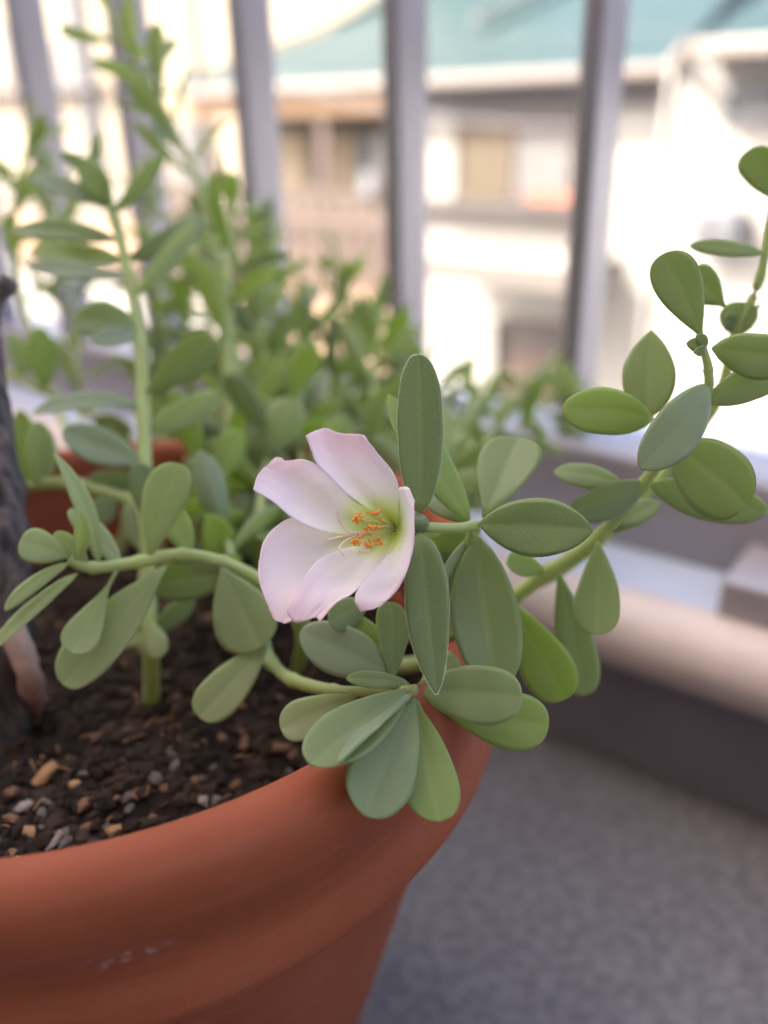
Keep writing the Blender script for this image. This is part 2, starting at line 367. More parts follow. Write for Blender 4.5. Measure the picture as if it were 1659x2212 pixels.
for k in (-10, -4.5):
    rl(Geo().box(E4+k*SP-.02, E4+k*SP+.02, N_R-.028, N_R+.028, ZK-.002, ZR+.93)).make('post', M['rail'], rail, bevel=.003)
    rl(Geo().box(E4+k*SP-.035, E4+k*SP+.035, N_R-.05, N_R+.05, ZK-.001, ZK+.006)).make('base_plate', M['rail'], rail, bevel=.001)

ex = on_n(1648, 1200, N_R-.02)[0]
rl(Geo().box(ex-.006, ex+.05, N_R-.072, N_R-.0235, ZK-.001, ZK+.022)).make('foot', M['rail'], rail, bevel=.002)
# ------------------------------------------------------------------ houses across the street
def rect(x0, y0, x1, y1, n):
    """photo box -> e0, e1, z0, z1 on the plane n"""
    a, b = on_n((x0), (y0+y1)/2, n), on_n(x1, (y0+y1)/2, n)
    c, d = on_n((x0+x1)/2, y0, n), on_n((x0+x1)/2, y1, n)
    return a[0], b[0], d[1], c[1]
NH = 12.0
house = empty('green_roofed_house', (0, 0, 0), -AZ)
tag(house, 'white two storey house with a teal metal roof and covered balcony across the street', 'house')
e_l = on_n(575, 300, NH)[0]; e_m = on_n(880, 300, NH)[0]; e_r = on_n(1432, 300, NH)[0]; e_end = e_r + 5
z_eave = on_n(1000, 180, NH-.45)[1]
Geo().box(e_m, e_r+.02, NH, NH+7, 0, z_eave+.12).make('wall', M['white'], house)
Geo().box(e_l-1.2, e_m-.003, NH+1.1, NH+7, 0, z_eave+.12).make('wall', M['cream'], house)
# roof: horizontally lapped metal sheets, each its own strip
ov = .45; sl = math.tan(R_(24)); e0 = on_n(372, 180, NH-ov)[0]; e1 = on_n(1446, 178, NH-ov)[0]
roof = Geo().prism([(NH-ov+.06, z_eave-.02), (NH-ov+.06, z_eave+.10), (NH+4.2, z_eave+.10+sl*4.9), (NH+8, z_eave+.1+sl*1.1), (NH+8, z_eave-.02)], e0+2.0, e1-.06).make('roof', M['teal'], house)
step = .30
for i in range(16):
    a = i*step; n0 = NH-ov+a; z0 = z_eave+.13+sl*a
    hip = a*.95; l = e0+hip; l2 = e0+(a+step)*.95
    Geo().poly([(l, n0, z0), (e1, n0, z0), (e1, n0+step+.03, z0+sl*(step+.03)-.028), (l2, n0+step+.03, z0+sl*(step+.03)-.028)], .035).make('roof_sheet', M['teal' if i % 3 else 'teal_faded'], house)
hp = Geo()
A, B = (e0-.02, NH-ov-.02, z_eave+.14), (e0+16*step*.95, NH-ov+16*step, z_eave+.2+sl*16*step)
def beam(gm, A, B, wd, h):
    A, B = Vector(A), Vector(B); d = (B-A).normalized(); s = d.cross(Vector((0, 0, 1))).normalized()*wd/2; u = Vector((0, 0, h))
    b = len(gm.V); gm.V += [tuple(p) for p in (A-s, A+s, B+s, B-s, A-s+u, A+s+u, B+s+u, B-s+u)]
    gm.F += [tuple(b+i for i in f) for f in ((0, 3, 2, 1), (4, 5, 6, 7), (0, 1, 5, 4), (1, 2, 6, 5), (2, 3, 7, 6), (3, 0, 4, 7))]
    return gm
beam(hp, A, B, .12, .06).make('hip_cap', M['teal'], house)
eR = on_n(940, 72, NH-.2)[0]
beam(Geo(), (eR, NH+.9, z_eave+.15+sl*1.65), (eR+1.3, NH+2.9, z_eave+.15+sl*3.65), .16, .07).make('hip_cap', M['gutter'], house)
Geo().box(e0, e1, NH-ov-.11, NH-ov+.01, z_eave-.03, z_eave+.115).make('gutter', M['gutter'], house, bevel=.03)
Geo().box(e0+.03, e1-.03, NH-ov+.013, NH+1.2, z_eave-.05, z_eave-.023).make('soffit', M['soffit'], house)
# window with shutter box and two curtained leaves
a = rect(985, 262, 1243, 442, NH)
def window(parent, a, n, curt, frame='brown', rev=.0, sill=True):
    e0_, e1_, z0_, z1_ = a; f = .05
    fr = Geo(); fr.box(e0_, e1_, n-.06, n+.02, z1_-f*2.2, z1_); fr.box(e0_, e1_, n-.06, n+.02, z0_, z0_+f)
    fr.box(e0_, e0_+f, n-.058, n+.02, z0_, z1_); fr.box(e1_-f, e1_, n-.058, n+.02, z0_, z1_)
    mid = (e0_+e1_)/2; fr.box(mid-f*.8, mid+f*.8, n-.056, n+.02, z0_, z1_)
    wobj = fr.make('window', M[frame], parent)
    for i, c in enumerate(curt):
        l = (e0_+f, mid-f*.8)[i] if i == 0 else mid+f*.8; r = mid-f*.8 if i == 0 else e1_-f
        m_ = 12; gg = Geo()
        for k in range(m_):
            q0 = l+(r-l)*k/m_; q1 = l+(r-l)*(k+1)/m_
            gg.poly([(q0, n-.012-.008*(k % 2), z1_), (q1, n-.012-.008*((k+1) % 2), z1_), (q1, n-.012-.008*((k+1) % 2), z0_), (q0, n-.012-.008*(k % 2), z0_)], .001)
        gg.make('curtain', M[c], wobj)
        Geo().box(l+.002, r-.002, n-.036, n-.030, z0_+f, z1_-f*2.2).make('pane', M['glass'], wobj)
    return wobj
window(house, a, NH, ('curtain', 'curtain_white'))
Geo().box(a[0]-.04, a[1]+.04, NH-.14, NH-.002, a[3]+.003, a[3]+.16).make('shutter_box', M['dark'], house)
Geo().box(e_m+.003, e_r-.1, NH-.035, NH-.003, a[3]+.165, z_eave-.052).make('eave_shade_board', M['soffit'], house)  # added board, its dark colour paints the eave's shade on the wall
q = rect(1125, 418, 1238, 446, NH-.4); Geo().box(q[0], q[1], NH-.25, NH-.22, q[2], q[3]).make('quilt', M['cloth_red'], house)
# window balcony: dark slim rail in front of it
q = rect(905, 432, 1245, 505, NH-.55)
bal = Geo().box(q[0], q[1], NH-.58, NH-.53, q[3]-.08, q[3]).box(q[0], q[1], NH-.575, NH-.535, q[2]+.22, q[2]+.28).box(q[0], q[1], NH-.57, NH-.54, q[2], q[2]+.07).make('balcony_rail', M['dark'], house)
Geo().box(q[0], q[1], NH-.52, NH-.49, q[2]+.03, q[3]-.12).make('balcony_panel', M['brown'], house)
nb = 34
for i in range(nb+1):
    x = q[0]+.02+(q[1]-q[0]-.04)*i/nb
    Geo().box(x-.018, x+.018, NH-.567, NH-.543, q[2]+.05, q[3]-.05).make('baluster', M['dark'], bal)
# flat canopy over the entrance: white deck, beige edge
q = rect(900, 560, 1243, 620, NH-1.2); ztop = q[3]
Geo().box(q[0], q[1]+.1, NH-1.5, NH-.002, ztop-.10, ztop).make('canopy', M['white'], house)
Geo().box(q[0]+.0, q[1]+.13, NH-1.56, NH-1.503, ztop-.30, ztop+.02).make('canopy_edge', M['canopy_trim'], house)
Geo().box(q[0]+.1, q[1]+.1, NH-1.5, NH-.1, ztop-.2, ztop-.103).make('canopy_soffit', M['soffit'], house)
q = rect(1085, 690, 1232, 900, NH); Geo().box(q[0], q[1], NH-.03, NH+.02, 0.0, q[3]).make('entrance_door', M['brown'], house)
q2 = rect(1095, 700, 1222, 760, NH); Geo().box(q2[0], q2[1], NH-.06, NH-.033, q2[2], q2[3]).make('door_panel', M['dark'], house)
q = rect(1045, 690, 1078, 900, NH); Geo().box(q[0], q[1], NH-.22, NH-.003, 0, q[3]).make('pilaster', M['white'], house)
# covered balcony on the left: lintel, posts, slatted parapet, recessed panels
q = rect(372, 205, 868, 250, NH-.2); Geo().box(q[0], e_m-.05, NH-.25, NH-.1, q[2], q[3]).make('lintel', M['wood'], house)
for x in (585, 700, 862):
    q = rect(x-9, 250, x+9, 470, NH-.2); Geo().box(q[0], q[1], NH-.22, NH-.12, q[2]-2.2, q[3]+.02).make('post', M['brown'], house)
rows = [(600, 655, 'curtain'), (668, 698, 'dark'), (706, 760, 'curtain'), (768, 800, 'grey'), (806, 850, 'curtain_white')]
for x0, x1, m_ in rows:
    q = rect(x0, 285, x1, 400, NH+1.0); Geo().box(q[0], q[1], NH+1.05, NH+1.097, q[2], q[3]).make('panel', M[m_], house)
q = rect(590, 255, 860, 285, NH+1.0); Geo().box(q[0], q[1], NH+1.0, NH+1.096, q[2], q[3]).make('panel', M['dark'], house)
q = rect(350, 408, 868, 600, NH-.3); zf2 = on_n(720, 478, NH-.3)[1]
par = Geo().box(q[0], e_m-.06, NH-.345, NH-.265, q[3]-.10, q[3]).box(q[0], e_m-.06, NH-.345, NH-.265, zf2-.08, zf2+.09).make('parapet', M['brown'], house)
ns = 46
for i in range(ns):
    x = q[0]+(e_m-.06-q[0])*(i+.5)/ns
    Geo().box(x-.03, x+.03, NH-.33, NH-.29, q[2], q[3]-.06).make('slat', M['brown' if i % 3 else 'gutter'], par)
Geo().box(q[0], e_m-.06, NH-.26, NH+1.097, zf2-.12, zf2-.02).make('balcony_slab', M['cream'], house)
q = rect(500, 490, 868, 640, NH-.1); Geo().box(q[0]-1, e_m-.06, NH-.12, NH-.02, 0, q[3]).make('lower_wall', M['pinkwall'], house)
q = rect(782, 372, 812, 420, NH-.4); Geo().box(q[0], q[1], NH-.46, NH-.35, q[2], q[3]).make('laundry', M['grey'], house)

wing = empty('white_house', (0, 0, 0), -AZ)
tag(wing, 'tall white rendered house with small air conditioner beside the green roofed house', 'house')
NW = NH-.9
ew = on_n(1430, 300, NW)[0]
zw = on_n(1590, 118, NW-.7)[1]
Geo().box(ew, ew+7, NW, NW+6, 0, zw+.1).make('wall', M['white'], wing)
r0 = on_n(1500, 110, NW-.7)[0]
Geo().box(r0, r0+7, NW-.78, NW-.66, zw-.01, zw+.15).make('gutter', M['gutter'], wing, bevel=.03)
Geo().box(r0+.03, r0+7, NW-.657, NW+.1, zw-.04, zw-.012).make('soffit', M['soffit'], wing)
Geo().prism([(NW-.65, zw), (NW-.65, zw+.12), (NW+4, zw+.12+sl*4.6), (NW+4, zw)], r0+.35, r0+6.9).make('roof', M['teal'], wing)
for i in range(14):
    a_ = i*step; n0 = NW-.68+a_; z0 = zw+.17+sl*a_
    Geo().poly([(r0+a_*.3, n0, z0), (r0+7, n0, z0), (r0+7, n0+step+.03, z0+sl*(step+.03)-.028), (r0+(a_+step)*.3, n0+step+.03, z0+sl*(step+.03)-.028)], .035).make('roof_sheet', M['teal'], wing)
beam(Geo(), (r0-.05, NW-.72, zw+.06), (on_n(1440, 172, NH-ov)[0]+.05, NH-ov, z_eave), .12, .13).make('verge_board', M['gutter'], wing)
window(wing, rect(1565, 188, 1700, 268, NW), NW, ('grey', 'grey'), 'grey')
window(wing, rect(1300, 560, 1300+1, 561, NW) if False else rect(1760, 420, 1900, 560, NW), NW, ('curtain', 'curtain'), 'grey')
Geo().box(ew+.02, ew+.1, NW-.09, NW-.002, 0, zw-.05).make('downpipe', M['white'], wing, bevel=.02)
q = rect(1440, 600, 1700, 606, NW); Geo().box(ew-.002, ew+7, NW-.03, NW-.003, q[2]-.02, q[3]+.02).make('string_course', M['white'], wing)

# air conditioner on the white wall
q = rect(1492, 450, 1592, 528, NW-.35)
ac = empty('air_conditioner', FRAME @ Vector((q[0], NW-.36, q[2])), -AZ)
tag(ac, 'grey outdoor air conditioner unit hanging on the white house wall', 'air conditioner')
wd, ht = q[1]-q[0], q[3]-q[2]
Geo().box(0, wd, 0, .3, 0, ht).make('casing', M['grey'], ac, bevel=.02)
ring = []; gg = Geo()
for i in range(6): gg.box(wd*.12, wd*.62, -.012, -.001, ht*(.16+.12*i), ht*(.2+.12*i))
gg.make('grille', M['soffit'], ac)
for x in (.12, .82): Geo().box(wd*x, wd*x+.04, -.02, .357, -.05, -.001).make('bracket', M['grey'], ac)

left = empty('cream_apartment_house', (0, 0, 0), -AZ)
tag(left, 'cream rendered apartment house with drainpipes standing left of the green roof', 'house')
NL = 15.0
er = on_n(900, 100, NL)[0]
el = er-15
Geo().box(el, er, NL, NL+6, 0, 11).make('wall', M['cream'], left)
for bx in ((88, 92, 178, 182), (-60, 60, 20, 175)):
    window(left, rect(*bx, NL), NL, ('curtain', 'curtain_white'), 'soffit')
window(left, rect(365, 240, 470, 395, NL), NL, ('curtain_white', 'curtain'), 'soffit')
for x in (178, 205, 425):
    q = rect(x-6, 0, x+6, 500, NL-.1); Geo().box(q[0], q[1], NL-.14, NL-.04, 0, 10.9).make('drainpipe', M['grey'], left, bevel=.03)
q = rect(-100, 188, 230, 200, NL); Geo().box(el, q[1], NL-.35, NL-.003, q[2], q[3]).make('balcony_slab', M['soffit'], left)
q = rect(-100, 470, 560, 520, NL-.3); Geo().box(q[0], q[1], NL-.5, NL-.003, q[2]-.5, q[3]).make('balcony_slab', M['pinkwall'], left)
q = rect(-100, 400, 560, 470, NL-.4); rb = Geo().box(q[0], q[1], NL-.46, NL-.40, q[3]-.06, q[3]).make('balcony_rail', M['white'], left)
for i in range(70):
    x = q[0]+(q[1]-q[0])*(i+.5)/70
    Geo().box(x-.03, x+.03, NL-.45, NL-.41, q[2]-.02, q[3]-.05).make('baluster', M['white'], rb)
# low garden wall on the street in front of it
q = rect(-100, 610, 300, 640, 10.6)
o = Geo().box(q[0]-3, q[1]+2, 10.6, 10.75, -.02, q[3]).box(q[0]-3.02, q[1]+2.02, 10.57, 10.78, q[3]+.002, q[3]+.06).make('garden_wall', M['white'])
tag(o, 'low white garden wall along the street in front of the cream house', 'wall')
# cable across the street
A_, B_ = on_n(700, 205, 9.5), on_n(1760, 232, 9.5)
V, F = tube_geo([FRAME @ Vector((A_[0]+(B_[0]-A_[0])*i/20, 9.5, A_[1]+(B_[1]-A_[1])*i/20-.25*(1-(i/10-1)**2))) for i in range(-6, 27)], [.012]*33, 6)
tag(mesh_obj('overhead_cable', V, F, M['grey']), 'thin overhead cable strung in front of the green roof eaves', 'cable')

# ------------------------------------------------------------------ pot and soil
ZRIM = ZC - .115
PC = Vector((-.082, .216, ZF)); PR = .1155; HP = ZRIM-ZF
pot = empty('flower_pot', PC)
tag(pot, 'round terracotta coloured flower pot with thick rolled rim on the balcony floor', 'flower pot')
sp_ = on_z(275, 2030, ZRIM-.0225)-PC
sp_ = Vector((sp_.x, sp_.y, 0)).normalized()*PR
scuff = (sp_.x*.985, sp_.y*.985, HP-.0225)
M['pot'] = pot_mat(scuff)
def lathe(name, prof, mt, parent, seg=128, sm=4):
    c = cr([Vector((r, 0, z)) for r, z in prof], sm)
    V, F = [], []
    for k in range(seg):
        t = 2*math.pi*k/seg
        for p in c: V.append((p.x*math.cos(t), p.x*math.sin(t), p.z))
    m = len(c)
    for k in range(seg):
        k2 = (k+1) % seg
        for i in range(m-1): F.append((k*m+i, k2*m+i, k2*m+i+1, k*m+i+1))
    return mesh_obj(name, V, F, mt, parent, world=False)
PP = lambda pr: [(r, HP+z) for r, z in pr]
lathe('rim', PP([(.0985, -.034), (.1012, -.018), (.1025, -.006), (.1050, -.0008), (.1100, 0), (.1142, -.0028), (.1158, -.008), (.1148, -.015), (.1118, -.024), (.1112, -.030), (.1136, -.036), (.1138, -.041), (.1095, -.0452), (.102, -.045), (.0985, -.034)]), M['pot'], pot)
lathe('body', [(.001, .004), (.062, .004), (.064, .02), (.0955, HP-.044), (.0985, HP-.0435), (.1025, HP-.0452), (.1022, HP-.052), (.0985, HP-.066), (.067, .012), (.065, 0), (.001, 0)], M['pot'], pot)
ZS = ZRIM - .040
soil_rng = random.Random(4)
def soil_z(x, y):
    v = Vector((x*38, y*38, 3.1)); return .004*noise.noise(v) + .0022*noise.noise(v*3.3) + .0012*noise.noise(v*9)
V, F = [(0, 0, soil_z(0, 0))], []
NRg, NSg = 46, 110
for i in range(1, NRg+1):
    for k in range(NSg):
        t = 2*math.pi*k/NSg; r = .0990*i/NRg
        x, y = r*math.cos(t), r*math.sin(t); V.append((x, y, soil_z(x, y)))
for k in range(NSg): F.append((0, 1+k, 1+(k+1) % NSg))
for i in range(NRg-1):
    for k in range(NSg):
        a0 = 1+i*NSg+k; a1 = 1+i*NSg+(k+1) % NSg
        F.append((a0, a0+NSg, a1+NSg, a1))
soil = mesh_obj('potting_soil', V, F, M['soil']); soil.location = (PC.x, PC.y, ZS)
tag(soil, 'dark crumbly potting soil filling the terracotta pot', 'soil', kind='stuff')
def rock_geo(rg, r, flat=1.0):
    """a lumpy pebble from a cut icosahedron"""
    ph = (1+5**.5)/2
    vs = [Vector(p).normalized() for p in ((-1, ph, 0), (1, ph, 0), (-1, -ph, 0), (1, -ph, 0), (0, -1, ph), (0, 1, ph), (0, -1, -ph), (0, 1, -ph), (ph, 0, -1), (ph, 0, 1), (-ph, 0, -1), (-ph, 0, 1))]
    fs = ((0, 11, 5), (0, 5, 1), (0, 1, 7), (0, 7, 10), (0, 10, 11), (1, 5, 9), (5, 11, 4), (11, 10, 2), (10, 7, 6), (7, 1, 8), (3, 9, 4), (3, 4, 2), (3, 2, 6), (3, 6, 8), (3, 8, 9), (4, 9, 5), (2, 4, 11), (6, 2, 10), (8, 6, 7), (9, 8, 1))
    sx, sy, sz = rg.uniform(.8, 1.35), rg.uniform(.65, 1), rg.uniform(.5, .8)*flat
    a = rg.uniform(0, 6.28); ca, sa = math.cos(a), math.sin(a)
    out = []
    for v in vs:
        k = r*rg.uniform(.78, 1.18); x, y, z = v.x*sx*k, v.y*sy*k, v.z*sz*k
        out.append(Vector((x*ca-y*sa, x*sa+y*ca, z)))
    return out, fs
V, F = [], []
for i in range(6500):
    t = soil_rng.uniform(0, 6.283); r = .0975*math.sqrt(soil_rng.random()); x, y = r*math.cos(t), r*math.sin(t)
    vs, fs = rock_geo(soil_rng, soil_rng.choice((.0007, .0009, .0012, .0016, .0022, .0028)))
    b = len(V); V += [v+Vector((x, y, soil_z(x, y)+.0004)) for v in vs]; F += [tuple(b+j for j in f) for f in fs]
o = mesh_obj('soil_crumbs', V, F, M['crumb'], soil, smooth=False, world=False); tag(o, kind='stuff')
V, F = [], []
for i in range(260):
    t = soil_rng.uniform(0, 6.283); r = .093*math.sqrt(soil_rng.random()); x, y = r*math.cos(t), r*math.sin(t); a_ = soil_rng.uniform(0, 6.28); l_ = soil_rng.uniform(.002, .006)
    q0 = Vector((x, y, soil_z(x, y)+.0012)); q1 = q0+Vector((math.cos(a_)*l_, math.sin(a_)*l_, soil_rng.uniform(-.0005, .0016))); qm = (q0+q1)/2+Vector((0, 0, soil_rng.uniform(.0002, .0012)))
    v_, f_ = tube_geo(cr([q0, qm, q1], 3), [.00016]*7, 5); b = len(V); V += v_; F += [tuple(b+j for j in f) for f in f_]
o = mesh_obj('root_fibres', V, F, PEB[0], soil, world=False); tag(o, kind='stuff')
peb = []
for m_ in PEB:
    for j in range(3):
        vs, fs = rock_geo(soil_rng, 1.0); me = bpy.data.meshes.new('pebble'); me.from_pydata([tuple(v) for v in vs], [], fs); me.materials.append(m_)
        peb.append(me)
def pebble(x, y, r, me):
    o = bpy.data.objects.new('pebble', me); col.objects.link(o); o.parent = soil
    o.location = (x, y, soil_z(x, y)+r*.35); o.scale = (r*soil_rng.uniform(.9, 1.5), r*soil_rng.uniform(.7, 1), r*soil_rng.uniform(.5, .9)); o.rotation_euler = (soil_rng.uniform(-.5, .5), soil_rng.uniform(-.5, .5), soil_rng.uniform(0, 6.28))
for x, y, r, k in ((100, 1683, .0042, 0), (52, 1748, .0034, 4), (118, 1828, .0032, 5), (150, 1640, .0019, 0), (30, 1780, .0026, 7), (165, 1712, .0024, 1), (62, 1800, .0025, 2), (182, 1690, .002, 10),
                   (240, 1795, .0026, 0), (300, 1730, .0022, 6), (430, 1690, .0026, 10), (445, 1745, .0024, 4), (375, 1640, .0018, 9), (20, 1850, .0025, 8), (215, 1750, .0022, 7), (330, 1770, .002, 8), (400, 1775, .002, 3),
                   (560, 1560, .0018, 6), (480, 1600, .0016, 8), (270, 1620, .0017, 11), (90, 1600, .0018, 9), (600, 1620, .0017, 7), (200, 1590, .0016, 10), (420, 1520, .0018, 2)):
    p = on_z(x, y, ZS)-PC; pebble(p.x, p.y, r, peb[k])
for i in range(300-24):
    t = soil_rng.uniform(0, 6.283); r = .095*math.sqrt(soil_rng.random())
    front = i % 3 == 0
    if front: t = R_(soil_rng.uniform(225, 330)); r = soil_rng.uniform(.045, .095)
    pebble(r*math.cos(t), r*math.sin(t), soil_rng.uniform(.0014, .0030) if front else soil_rng.uniform(.0009, .0021), peb[soil_rng.choice((6, 7, 8, 9, 10, 11, 1, 6, 7, 9))])

# ------------------------------------------------------------------ leaves and shoots
LS = {'oblong': (.52, .43, .07), 'acute': (.85, .74, .06), 'taper': (.50, .72, .10), 'obov': (1.05, .42, .07), 'ell': (.72, .55, .06), 'point': (.70, .86, .07), 'lance': (.75, .8, .10), 'round': (.62, .40, .10), 'spoon': (2.1, .50, .10)}
def leaf_geo(base, tip, wid, nrm, bend=0., shape='obov', cup=.12, th=.0006, NT=13, twist=0., side=0.):
    a = tip-base; Ln = a.length; d = a.normalized()
    n = (nrm - d*nrm.dot(d)).normalized(); s = d.cross(n)
    p, q, pet = LS[shape]; pk = (p/(p+q)); fmax = pk**p*(1-pk)**q
    V, F, A = [], [], []
    cols = [-1, -.82, -.5, -.2, 0, .2, .5, .82, 1]
    rows = []
    for i in range(NT+1):
        u = i/NT; t = 1-(1-u)**1.9
        f = (t**p*(1-t)**q)/fmax if 0 < t < 1 else 0
        hw = wid/2*max(f, pet if t < .6 else .02)
        if i == NT: hw = wid*.03
        tw = twist*t; nn = n*math.cos(tw)+s*math.sin(tw); ss = s*math.cos(tw)-n*math.sin(tw)
        c = base+a*t + n*(bend*Ln*4*t*(1-t)*.5 + bend*Ln*t*t*.0) + s*(side*Ln*4*t*(1-t)*.5)
        thk = th*(1.25-.75*t); und = noise.noise(base*300+Vector((t*3.2, 0, 0)))*.16; asy = 1+.10*noise.noise(base*500+Vector((0, t*2.5, 0)))
        top, bot = [], []
        for v in cols:
            o = ss*(v*hw*(asy if v > 0 else 2-asy)) + nn*(und*hw*v*abs(v) + cup*hw*(v*v) - .05*hw*math.exp(-(v/.13)**2))
            e = math.sqrt(max(0, 1-abs(v)**3))
            if abs(v) == 1:
                top.append(len(V)); bot.append(len(V)); V.append(c+o); A.append((t, 1, 0, 1))
            else:
                h = min(thk, hw*.8)*e
                top.append(len(V)); V.append(c+o+nn*h); A.append((t, abs(v), 1, 1))
                bot.append(len(V)); V.append(c+o-nn*h*1.15 - nn*(.10*hw*math.exp(-(v/.16)**2))*(1-t)); A.append((t, abs(v), 0, 1))
        rows.append((top, bot))
    m = len(cols)
    for i in range(NT):
        (t0, b0), (t1, b1) = rows[i], rows[i+1]
        for k in range(m-1):
            F.append((t0[k], t0[k+1], t1[k+1], t1[k])); F.append((b0[k+1], b0[k], b1[k], b1[k+1]))
    F.append(tuple(rows[-1][0]) + tuple(reversed(rows[-1][1][1:-1])))
    F.append(tuple(reversed(rows[0][0])) + tuple(rows[0][1][1:-1]))
    edge = ([V[r[0][0]] for r in rows], [V[r[0][-1]] for r in rows])
    return V, F, A, edge
lr = random.Random(11)
def leaf(parent, b, t, wD, rollv=0, bend=.0, shape='obov', m='leaf', cup=.14, twist=0., side=0., th=.0006, hair=False):
    """leaf from pixel+depth to pixel+depth; wD in pixels; roll 0 = blade faces the viewer"""
    B, T = P(*b), P(*t); zm = (b[2]+t[2])/2; mid = (B+T)/2
    d = (T-B).normalized(); v = (CAM-mid).normalized(); n = (v-d*v.dot(d)).normalized()
    n = Matrix.Rotation(R_(rollv), 3, d) @ n
    twist += lr.uniform(-.35, .35); side += lr.uniform(-.05, .05); cup += lr.uniform(-.04, .12)
    V, F, A, edge = leaf_geo(B, T, wD/FD*zm, n, bend, shape, cup, th, 19 if not hair else 26, twist if not hair else 0, side)
    o = mesh_obj('leaf', V, F, M[m], parent, attr=A)
    if hair:
        hv, hf = [], []; rg = random.Random(3)
        for ed in edge:
            c = cr([e for e in ed], 4)
            for p in c[3:]:
                for j in range(2):
                    vs, fs = rock_geo(rg, rg.uniform(.00006, .00012)); bb = len(hv)
                    off = Vector((rg.uniform(-1, 1), rg.uniform(-1, 1), rg.uniform(-1, 1)))*.00009
                    hv += [p+off+q_ for q_ in vs]; hf += [tuple(bb+k for k in f) for f in fs]
        h = mesh_obj('edge_papillae', hv, hf, M['hair'], o); tag(h, kind='stuff')
    return o
def stem(parent, pts, rD0, rD1, m='stem', n=6):
    w_ = [P(*p) if len(p) == 3 else p[0] for p in pts]
    z0 = (w_[0]-CAM).length; z1 = (w_[-1]-CAM).length
    return tube('stem', w_, rD0/FD*z0, rD1/FD*z1, M[m], parent, 10, n, wob=.12, seed=len(pts))
def soil_pt(x, y):
    p = on_z(x, y, ZS); q = p-PC; q.z = 0
    if q.length > .088: q = q.normalized()*.088
    return Vector((PC.x+q.x, PC.y+q.y, ZS-.004))
def shoot_thing(base, label, group='purslane shoots growing in the pot'):
    o = empty('purslane_shoot', base); tag(o, label, 'plant', group); return o
def W(v): return (v,)

# --- flowering shoot -------------------------------------------------
b_ = soil_pt(820, 1420)
A_sh = shoot_thing(b_, 'purslane shoot carrying the open pale pink flower above the pot rim')
stem(A_sh, [W(b_), (930, 1420, .222), (985, 1300, .206), (1005, 1215, .195), (1024, 1142, .187)], 16, 12)
tube('pedicel', [P(1030, 1134, .187), P(985, 1141, .184), (P(925, 1139, .181)), P(905, 1133, .180)], .00115, .0011, M['stem'], A_sh, 10)
LA = [
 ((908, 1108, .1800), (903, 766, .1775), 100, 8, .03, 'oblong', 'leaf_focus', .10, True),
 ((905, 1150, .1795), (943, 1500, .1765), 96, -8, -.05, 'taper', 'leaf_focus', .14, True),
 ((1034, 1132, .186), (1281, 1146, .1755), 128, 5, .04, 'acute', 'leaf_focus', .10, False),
 ((1012, 1124, .188), (838, 852, .200), 96, 25, .05, 'lance', 'leaf_bright', .10, False),
 ((1045, 1118, .190), (1122, 948, .200), 136, -10, .05, 'obov', 'leaf', .12, False),
 ((1032, 1160, .189), (1076, 1492, .186), 152, 0, -.06, 'ell', 'leaf', .10, False),
 ((1022, 1155, .191), (918, 1372, .190), 92, -35, .04, 'ell', 'leaf_blue', .12, False),
 ((1012, 1128, .192), (912, 1030, .206), 84, 10, .04, 'ell', 'leaf', .1, False),
 ((1006, 1240, .198), (905, 1150, .208), 84, -10, .04, 'ell', 'leaf', .1, False),
 ((1014, 1150, .195), (900, 1215, .205), 84, -20, .04, 'ell', 'leaf', .1, False),
 ((1090, 1285, .200), (1222, 1510, .196), 118, 15, -.05, 'obov', 'leaf_bright', .12, False),
]
for b, t, wd, ro, be, sh, m, cu, ha in LA: leaf(A_sh, b, t, wd, ro, be, sh, m, cu, hair=ha)
# the flower
def Zf(zx, zy, dz): return P((560+zx/2.765)/1.1573, (980+zy/2.765)/1.1573, .1800+dz)
fl_base = Zf(1330, 930, 0)
flower = empty('flower', fl_base-b_); flower.parent = A_sh
def loft_petal(st, seed):
    NU, NVv = 7, 7
    rows = [cr([Zf(*p) for p in row], NVv) for row in st]       # across
    nc = len(rows[0]); cols_ = [cr([r[c] for r in rows], NU) for c in range(nc)]
    nr = len(cols_[0]); V, A, F = [], [], []
    vd = (Zf(800, 900, 0)-CAM).normalized()
    for i in range(nr):
        s = i/(nr-1)
        for c in range(nc):
            v = c/(nc-1); p = cols_[c][i].copy()
            edge = max(0, s-.55)/.45
            p += vd*(.00055*edge*noise.noise(Vector((v*7, s*3, seed*3.1))) + .00035*noise.noise(Vector((v*4, s*5, seed))))
            if i == nr-1 or c in (0, nc-1): p += Vector((noise.noise(p*900), 0, noise.noise(p*900+Vector((9, 0, 0)))))*.00022*edge
            V.append(p); A.append((s, v, 0, 1))
    for i in range(nr-1):
        for c in range(nc-1): F.append((i*nc+c, i*nc+c+1, (i+1)*nc+c+1, (i+1)*nc+c))
    o = mesh_obj('petal', V, F, M['petal'], flower, attr=A)
    m = o.modifiers.new('thick', 'SOLIDIFY'); m.thickness = .00016; m.offset = 0
    return o
k = .001
